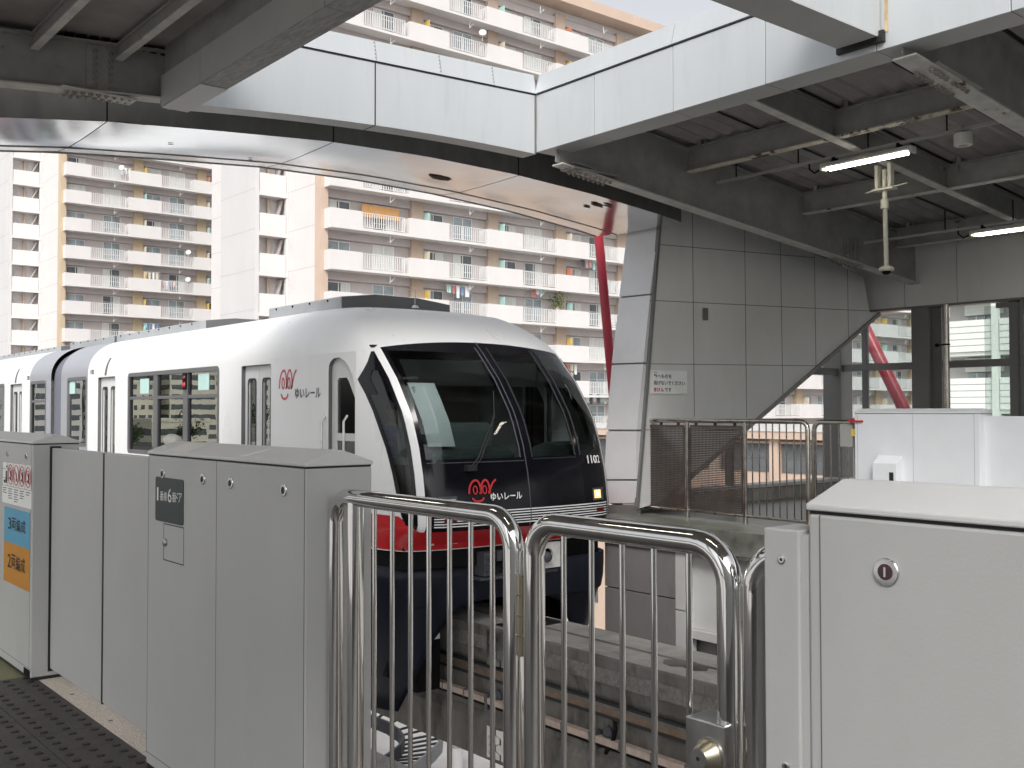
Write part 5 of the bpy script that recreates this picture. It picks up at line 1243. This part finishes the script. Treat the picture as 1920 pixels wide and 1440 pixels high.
        for z in zs: MB().box(xf - .12, xf + .04, yt + .34, y1 - .2, z - .055, z + 1.25).build('stair_parapet', 'apt_white', t)
        MB().box(xf - .9, xf - .7, yt + (y1 - yt) * .5, yt + (y1 - yt) * .5 + .2, GZ, ztop).build('stair_post', 'apt_brown', t)
        for z in zs: MB().hexa([(xf - 1.0, yt + 1.5, z), (xf - .5, yt + 1.5, z), (xf - .5, yt + 1.6, z), (xf - 1.0, yt + 1.6, z)], [(xf - 1.0, y1 - .3, z + 2.4), (xf - .5, y1 - .3, z + 2.4), (xf - .5, y1 - .1, z + 2.4), (xf - 1.0, y1 - .1, z + 2.4)]).build('stair_flight', 'apt_shade', t)
        tj = MB()
        for z in zs: tj.box(xk, xf, yt - .006, yt - .001, z + .1, z + .14)
        tj.build('wall_joint', 'apt_shade', t)
    MB().box(X - depth + .01, XR - .27, Y0 - .011, Y0 - .0008, GZ, ztop + .5).build('gable_wall', 'apt_end', t) if not stair else None
    hk = MB()
    for z in zs:
        for b in range(nbay): hk.bar((X - .3, Y0 + 5.1 + pitch * b, z + fl - .2), (X - .3, Y0 + 5.1 + pitch * b, z + fl - .75), .05, .05, (1, 0, 0)).bar((X - .3, Y0 + 5.1 + pitch * b, z + fl - .7), (X - .3, Y0 + 5.5 + pitch * b, z + fl - .35), .04, .04, (1, 0, 0))
    hk.build('laundry_hook', 'rail_white', t)
    return t
zB = 14.95 - 1.1 - 2.765 * 8
aB = apartment('large white apartment block right behind the train, its balconies trimmed in peach', -60, 33.5, 5, 15, zB, 18.5, 'apt_peach', 1, stair=(-65.4, -71.0, 31.0))
zA = 26.35 - 1.1 - 2.765 * 12
aA = apartment('white apartment block farther left with ochre strips, seen past the stair tower', -107, 30.3, 3, 15, zA, 26, 'apt_ochre', 2, stair=(-114.6, -121.5, 27.2))
apartment('most distant apartment block, a sliver at the left edge', -156, 30.5, 2, 14, zA + .4, 24, 'apt_ochre', 3, stair=None)
apartment('white apartment block seen through the windows of the far platform', -58, 76, 6, 9, 7.65 - 1.1 - 2.765 * 5, 16, 'apt_ochre', 4, stair=None)
# things hung out on the balconies
def laundry(label, X, y, z, cols, rr):
    t = thing('laundry', label, 'laundry', (X, y, z), 'laundry on the apartment balconies')
    MB().bar((X, y - .1, z), (X, y + .42 * len(cols) + .1, z), .03, .03).build('pole', 'rail_white', t)
    for i, c in enumerate(cols):
        a = y + .42 * i; h = rr.uniform(.5, .9); n = 5
        MB().grid([[(X + .03 * math.sin(k * 1.7 + i), a + .36 * k / n, z - .02) for k in range(n + 1)], [(X + .05 * math.sin(k * 1.7 + i) + .01, a + .02 + .33 * k / n, z - h) for k in range(n + 1)]]).build('cloth', c, t, solid=.01)
rr = random.Random(3); CL = ['fabric_white', 'cloth_blue', 'cloth_red', 'cloth_pink', 'ink_grey', 'fabric_white', 'cream_panel', 'teal_panel']
spots = [('two floors above the train nose, beside the red brace', 1008, 547, -60.5), ('on the uppermost visible balcony row below the arch', 1100, 492, -60.5), ('low behind the train nose at the red brace', 1072, 690, -60.5), ('lowest row beside the pillar', 1108, 745, -60.5), ('just above the train roof fairing', 850, 543, -60.5),
         ('on the far left block above the train roof', 280, 515, -107.5), ('mid height on the far left block', 312, 532, -107.5), ('lower left block near the lamp arm', 280, 612, -107.5), ('upper far left block near the arch', 235, 320, -107.5)]
for d, u, v, X in spots:
    p = px(u, v, X=X); laundry('coloured laundry hanging on a balcony, ' + d, X, p.y - .6, p.z + .3, [rr.choice(CL) for k in range(rr.choice((3, 4, 5)))], rr)
for d, u, v, X in (('under the cross fascia at top centre', 905, 61, -59.75), ('upper of two on the far left block', 353, 473, -106.7), ('lower of two on the far left block', 352, 524, -106.7), ('on the far left block just under the arch', 228, 314, -106.7)):
    p = px(u, v, X=X); t = thing('satellite_dish', 'white satellite dish on a balcony railing, ' + d, 'satellite dish', p, 'satellite dishes on the apartment balconies'); s = 1
    MB().lathe([(.02, -.10), (.19, -.05), (.28, .02), (.28, .03), (.18, -.035), (.02, -.08)], p, (.75, -.55, .35), 18).build('dish', 'rail_white', t, smooth=True)
    MB().tube([p + Vector((.0, 0, -.05)), p + Vector((.35, -.26, .02))], .02, 6).build('arm', 'rail_white', t)
    MB().tube([p + Vector((-.1, .05, -.05)), p + Vector((-.1, .05, -.6))], .03, 6).build('mast', 'rail_white', t)
p = px(700, 388, X=-60.9); MB().box(-60.95, -60.9, p.y - .9, p.y + 2.1, p.z - .75, p.z + .1).build('window_board', 'window_board', aB)
p = px(1040, 560, X=-60.2)
t = thing('potted_plant', 'leafy green plant on a balcony above the train nose', 'plant', (p.x, p.y, p.z - 1)); rl = random.Random(5)
mb = MB()
for k in range(160):
    c = Vector((p.x + rl.gauss(0, .18), p.y + rl.gauss(.3, .5), p.z + rl.gauss(-.2, .42))); a = Vector((rl.uniform(-1, 1), rl.uniform(-1, 1), rl.uniform(-1, 1))).normalized() * .13; b = a.cross(Vector((rl.uniform(-1, 1), rl.uniform(-1, 1), 1))).normalized() * .05
    mb.add([c - a, c + b, c + a, c - b], [(0, 1, 2, 3)])
mb.build('foliage', 'plant_green', t); MB().lathe([(.16, 0), (.2, .3)], (p.x, p.y + .3, p.z - 1), n=10).build('pot', 'apt_brown', t)
# curved lamp arm behind the train roof
a = px(390, 617, Y=25); t = thing('street_lamp', 'slim white street lamp arm peeping over the train roof', 'street lamp', (a.x, 25, GZ))
MB().tube([(a.x, 25, GZ), (a.x, 25, a.z + .05), (a.x - .02, 25, a.z + .22), (a.x - .25, 25, a.z + .30), (a.x - .5, 25, a.z + .30)], .035, 8).build('pole', 'rail_white', t, smooth=True)
MB().box(a.x - .85, a.x - .45, 24.93, 25.07, a.z + .27, a.z + .33).build('lamp_head', 'lamp_body', t)

# pale green sided building on the right
sd = thing('sided_building', 'pale green block with horizontal siding seen through the right hand windows', 'building', (-20, 50, GZ))
q = px(1867, 640, Y=50); MB().box(q.x - 3.1, 10, 51.5, 66, GZ, 14).build('wall', 'grey_wall', sd)
PX = [q.x - 3.1, q.x + .0, q.x + 2.9, q.x + 5.8, q.x + 8.7, q.x + 11.6]
for fl_, zp in enumerate((1.55 - 2.87, 1.55, 4.42 + .0, 7.3, 10.15)):
    for i in range(len(PX) - 1):
        mb = MB()
        for k in range(5): mb.box(PX[i] + .18, PX[i + 1] - .18, 50 - .02 * 0, 50.12, zp + .29 * k * 1.08, zp + .29 * k * 1.08 + .298)
        mb.build('siding_parapet', 'siding', sd)
        gm = MB()
        for k in range(1, 5): gm.box(PX[i] + .18, PX[i + 1] - .18, 49.985, 49.999, zp + .29 * 1.08 * k - .018, zp + .29 * 1.08 * k)
        gm.build('siding_groove', 'seam', sd)
        MB().box(PX[i] + .9, PX[i + 1] - .25, 51.3, 51.45, zp + 1.9, zp + 2.6).build('beam', 'siding', sd)
        w_ = MB().box(PX[i] + 1.0, PX[i] + 1.9, 51.44, 51.48, zp - .1, zp + 1.85).build('window', 'window_blue', sd); MB().box(PX[i] + 1.43, PX[i] + 1.47, 51.40, 51.439, zp - .1, zp + 1.85).build('sash', 'sash', w_)
    MB().box(PX[0], PX[-1], 50.13, 51.5, zp - .2, zp - .02).build('floor_slab', 'siding', sd)
for x in PX[1:]: MB().box(x - .17, x + .13, 49.9, 50.2, GZ, 13).build('column', 'siding', sd)
# low peach building seen through the fence
pb = thing('low_building', 'low peach school building seen through the bars of the far fence', 'building', (-30, 45, GZ))
MB().box(-58, -15, 45.25, 60, GZ, .02).build('wall', 'apt_peach', pb)
MB().box(-58.4, -14.6, 44.6, 60, .03, .42).build('roof_edge', 'apt_peach', pb); MB().box(-58.4, -14.6, 44.55, 60, .425, .6).build('parapet', 'lower_white', pb)
for x in [-33.2 - 4.05 * k for k in range(6)] + [-29.15, -25.1, -21.05, -17]: MB().box(x - .3, x + .25, 44.9, 45.3, GZ, .03).build('pilaster', 'apt_peach', pb)
for zz in (-1.72, -5.2):
    for x in [-33.2 - 4.05 * k for k in range(6)] + [-29.15, -25.1, -21.05]:
        f = MB().box(x + .3, x + 3.75, 45.2, 45.24, zz, zz + 1.5).build('window', 'window_dark', pb)
        mb = MB()
        for k in range(5): mb.box(x + .3 + .85 * k, x + .36 + .85 * k, 45.17, 45.199, zz, zz + 1.5)
        mb.box(x + .3, x + 3.75, 45.17, 45.199, zz + .75, zz + .79).build('sash', 'frame_grey', f)
        MB().box(x + .3, x + 3.75, 45.0, 45.24, zz + 1.5, zz + 1.62).build('hood', 'apt_brown', f)
# a beige building low behind the pillar foot
lb_ = thing('low_building', 'beige walled building low behind the pillar foot, beside a yellow lined road', 'building', (-40, 24, GZ))
MB().box(-46, -26, 30, 32.5, GZ, -2.5).build('wall', 'apt_peach', lb_); MB().box(-46.2, -25.8, 29.8, 32.6, -2.49, -2.2).build('roof_edge', 'lower_white', lb_)
mb = MB()
for k in range(5): mb.box(-45 + 4 * k, -43 + 4 * k, 29.96, 30.02, -6.4, -5.0)
mb.build('window', 'window_dark', lb_)
struct(MB().box(-60, -10, 22.5, 22.9, GZ + .006, GZ + .012).build('road_line', 'road_yellow'))
# town mirrored in the train windows (on our side of the line)
def midrise(label, x, y, wx, wy, h, m, ribbons, face=1):
    t = thing('office_building', label, 'building', (x, y, GZ)); z1 = GZ + h
    MB().box(x, x + wx, y - wy, y, GZ, z1).build('wall', m, t); MB().box(x - .2, x + wx + .2, y - wy - .2, y + .2, z1 + .01, z1 + .8).build('parapet', m, t)
    k = 0
    while GZ + 1.0 + 3.2 * k + 1.6 < z1:
        z = GZ + 1.0 + 3.2 * k; k += 1
        if ribbons:
            MB().box(x + .6, x + wx - .6, y + .005, y + .03, z, z + 1.6).build('window', 'window_dark', t); MB().box(x + wx + .005, x + wx + .03, y - wy + .6, y - .6, z, z + 1.6).build('window', 'window_dark', t)
        else:
            mb = MB(); n = int(wx / 2.4)
            for i in range(n): mb.box(x + .6 + 2.4 * i, x + 1.9 + 2.4 * i, y + .005, y + .03, z, z + 1.5)
            for i in range(int(wy / 2.4)): mb.box(x + wx + .005, x + wx + .03, y - wy + .6 + 2.4 * i, y - wy + 1.9 + 2.4 * i, z, z + 1.5)
            mb.build('window', 'window_dark', t)
    return t
midrise('cream office block with ribbon windows mirrored in the middle of the train windows', -345, -112, 22, 16, 22, 'cream_wall', True)
midrise('cream flats with punched windows mirrored left in the train windows', -350, -94, 24, 14, 19, 'cream_wall', False)
midrise('tall white tower mirrored at the right of the train windows', -330, -138, 14, 14, 30, 'apt_white', False)
midrise('white slab block mirrored in the gangway end window', -352, -72, 26, 14, 21, 'apt_white', True)
midrise('grey flats mirrored in the second car', -352, -52, 26, 14, 24, 'grey_wall', False)
midrise('low cream shop row mirrored low in the train windows', -262, -78, 16, 14, 7.5, 'cream_wall', True)
midrise('tall grey block far behind the mirrored office', -420, -150, 30, 14, 36, 'grey_wall', True)
rt = random.Random(9)
def tree(label, x, y, h, r):
    t = thing('street_tree', label, 'tree', (x, y, GZ), 'street trees mirrored in the train windows')
    MB().tube([(x, y, GZ), (x + .1, y, GZ + h * .3), (x - .1, y + .1, GZ + h * .6)], [.22, .17, .08], 8).build('trunk', 'bark', t, smooth=True)
    mb = MB(); cl = [(x + rt.gauss(0, r * .45), y + rt.gauss(0, r * .45), GZ + h * .68 + rt.gauss(0, r * .35)) for k in range(14)]
    for k in range(900):
        cx_, cy_, cz_ = rt.choice(cl); c = Vector((cx_ + rt.gauss(0, r * .22), cy_ + rt.gauss(0, r * .22), cz_ + rt.gauss(0, r * .2))); a = Vector((rt.uniform(-1, 1), rt.uniform(-1, 1), rt.uniform(-1, 1))).normalized() * .32; b = a.cross(Vector((rt.uniform(-1, 1), rt.uniform(-1, 1), 1))).normalized() * .16
        mb.add([c - a, c + b, c + a, c - b], [(0, 1, 2, 3)])
    mb.build('crown', 'leaf', t)
tree('dense street tree mirrored in the window nearest the train door', -215, -85, 13, 4.2); tree('second street tree mirrored beside the white tower', -222, -94, 12, 3.8); tree('street tree mirrored in the middle of the train windows', -240, -84, 9, 3.0); tree('small street tree mirrored left in the train windows', -236, -70, 7, 2.4)
def car(label, x, y, m, rz=0):
    t = thing('parked_car', label, 'car', (x, y, GZ), 'cars on the street below'); pr = [(-2.1, .35), (2.1, .35), (2.15, .75), (1.2, .9), (.6, 1.4), (-1.1, 1.42), (-1.8, .95), (-2.15, .8)]
    MB().prism([(x + a, GZ + b) for a, b in pr], 'Y', y - .85, y + .85).build('body', m, t, bevel=.06)
    MB().prism([(x + a, GZ + b) for a, b in [(1.05, .93), (.56, 1.34), (-1.05, 1.36), (-1.62, .96)]], 'Y', y - .86, y + .86).build('window', 'window_dark', t)
    for dx in (-1.3, 1.3):
        for s in (-1, 1): MB().lathe([(.31, -.1), (.31, .1)], (x + dx, y + s * .78, GZ + .31), (0, 1, 0), 14).build('wheel', 'tyre', t)
car('white car on the road mirrored low in the train windows', -205, -66, 'car_white'); car('dark blue car on the road mirrored low in the train windows', -212, -72, 'car_blue'); car('white car farther along the mirrored road', -225, -66, 'car_white')
# curved service walkway with rungs, down beside the beam
def pz(u, v, z): return px(u, v, Z=z)
zg = -5.2; wk = thing('service_walkway', 'curved steel service walkway with rungs hanging low beside the beam', 'walkway', pz(800, 1400, zg))
outer = [pz(*p, zg) for p in ((640, 1320), (700, 1352), (740, 1369), (772, 1388), (781, 1402), (776, 1420), (757, 1436), (735, 1450), (700, 1475))]
inner_ = [pz(*p, zg) for p in ((640, 1335), (690, 1360), (726, 1375), (748, 1390), (757, 1404), (750, 1420), (735, 1432), (715, 1446), (680, 1470))]
outer = [pz(*p, zg) for p in ((640, 1305), (720, 1338), (770, 1362), (812, 1378), (829, 1392), (827, 1410), (812, 1428), (790, 1446), (760, 1470))]
for nm_, ptsx in (('outer_rail', outer), ('inner_rail', inner_)):
    mb = MB()
    for a, b in zip(ptsx[:-1], ptsx[1:]): mb.bar(a + Vector((0, 0, .12)), b + Vector((0, 0, .12)), .05, .26)
    mb.build(nm_, 'under_grey' if nm_ == 'inner_rail' else 'roof_grey', wk)
mb = MB()
for i in range(len(outer) - 1):
    for f in (0, .5):
        a = outer[i].lerp(outer[i + 1], f); b = inner_[i].lerp(inner_[i + 1], f); mb.bar(a, b, .06, .03)
mb.build('rung', 'under_grey', wk)
mb = MB()
for u, v in ((747, 1345), (700, 1330)):
    a = pz(u, v, zg); mb.bar(a, a + Vector((0, 0, 1.6)), .10, .10, (1, 0, 0))
mb.build('hanger', 'rust', wk)
a = px(857, 1390, Z=-7.6); t = thing('bollard_post', 'white round post standing on the pale ground under the beam', 'post', (a.x, a.y, GZ)); MB().tube([(a.x, a.y, GZ), (a.x, a.y, -7.0)], .16, 14).build('post', 'rail_white', t, smooth=True); MB().tube([(a.x, a.y, -7.75), (a.x, a.y, -7.6)], .17, 14).build('band', 'conduit', t, smooth=True)
# ================================================================ the driver
def person(label, hip, face_x=1):
    J = {}; V = []; E_ = []; Rr = []
    def j(n, p, r, par=None):
        J[n] = len(V); V.append(Vector(hip) + Vector(p)); Rr.append(r)
        if par: E_.append((J[par], J[n]))
    j('pelvis', (0, 0, 0), (.13, .15)); j('waist', (.0, 0, .16), (.115, .14), 'pelvis'); j('chest', (.02, 0, .38), (.12, .165), 'waist'); j('upper', (.02, 0, .50), (.09, .12), 'chest'); j('neck', (.03, 0, .58), .055, 'upper'); j('jaw', (.055, 0, .65), .068, 'neck'); j('head', (.05, 0, .735), .088, 'jaw'); j('crown', (.04, 0, .80), .072, 'head')
    for s in (-1, 1):
        a = 'l' if s < 0 else 'r'
        j(a + 'sh', (.02, s * .18, .47), .06, 'upper'); j(a + 'el', (.10, s * .235, .20), .042, a + 'sh'); j(a + 'wr', (.33, s * .19, .15), .027, a + 'el'); j(a + 'pa', (.39, s * .18, .15), .030, a + 'wr')
        for k in range(4):
            j(a + 'f%d' % k, (.44, s * (.155 + .017 * k), .152), .0092, a + 'pa'); j(a + 'g%d' % k, (.475 - .006 * abs(k - 1), s * (.155 + .017 * k), .135), .0082, a + 'f%d' % k); j(a + 'h%d' % k, (.485 - .008 * abs(k - 1), s * (.155 + .017 * k), .115), .007, a + 'g%d' % k)
        j(a + 't0', (.41, s * .145, .145), .011, a + 'pa'); j(a + 't1', (.44, s * .13, .13), .009, a + 't0')
        j(a + 'kn', (.42, s * .12, .03), .07, 'pelvis'); j(a + 'an', (.44, s * .12, -.38), .045, a + 'kn'); j(a + 'to', (.58, s * .13, -.43), .035, a + 'an')
    me = bpy.data.meshes.new('person'); me.from_pydata([tuple(v) for v in V], E_, []); o = bpy.data.objects.new('tmp', me); C.objects.link(o)
    m = o.modifiers.new('s', 'SKIN'); 
    for i, r in enumerate(Rr): me.skin_vertices[0].data[i].radius = r if isinstance(r, tuple) else (r, r)
    me.skin_vertices[0].data[0].use_root = True
    s_ = o.modifiers.new('d', 'SUBSURF'); s_.levels = 1; s_.render_levels = 1
    dg = bpy.context.evaluated_depsgraph_get(); dg.update(); mm = bpy.data.meshes.new_from_object(o.evaluated_get(dg)); bpy.data.objects.remove(o)
    t = thing('person', label, 'person', hip)
    mm.transform(Matrix.Translation(-Vector(hip))); mm.materials.clear()
    for n in ('skin', 'aloha', 'trousers'): mm.materials.append(M(n))
    for p in mm.polygons:
        c = p.center; p.use_smooth = True
        arm = abs(c.y) > .17 or c.x > .28
        p.material_index = 2 if (c.z < .08 and not (c.x > .24 and c.z > .09)) and not (c.x > .3 and c.z > .10) else (0 if c.z > .545 or (c.z < .245 and c.x > .07 and abs(c.y) > .1) else 1)
    b = bpy.data.objects.new('body', mm); C.objects.link(b); b.parent = t
    h = Vector(hip)
    MB().ball(h + Vector((.03, 0, .77)), .098, 16, 10, (1.02, .86, .78)).build('hair', 'hair', t, smooth=True)
    for s in (-1, 1):
        MB().ball(h + Vector((.135, s * .032, .735)), .012, 10, 6).build('eye', 'ink_black', t, smooth=True); MB().ball(h + Vector((.045, s * .092, .725)), .026, 10, 6, (.7, .4, 1.1)).build('ear', 'skin', t, smooth=True)
    MB().ball(h + Vector((.145, 0, .705)), .018, 10, 6, (.9, .8, 1.4)).build('nose', 'skin', t, smooth=True); MB().ball(h + Vector((.128, 0, .665)), .02, 10, 6, (.4, 1.1, .3)).build('mouth', 'cloth_red', t, smooth=True)
    return t
person('seated driver in a blue patterned shirt behind the cab side window', (-10.62, 6.82, .78))
sm = MB().box(-10.86, -10.45, 6.6, 7.04, .58, .66).box(-10.92, -10.84, 6.6, 7.04, .66, 1.3).lathe([(.06, 0), (.05, .55)], (-10.65, 6.82, .02), n=12); sm.build('driver_seat', 'interior_dark', train, bevel=.02)
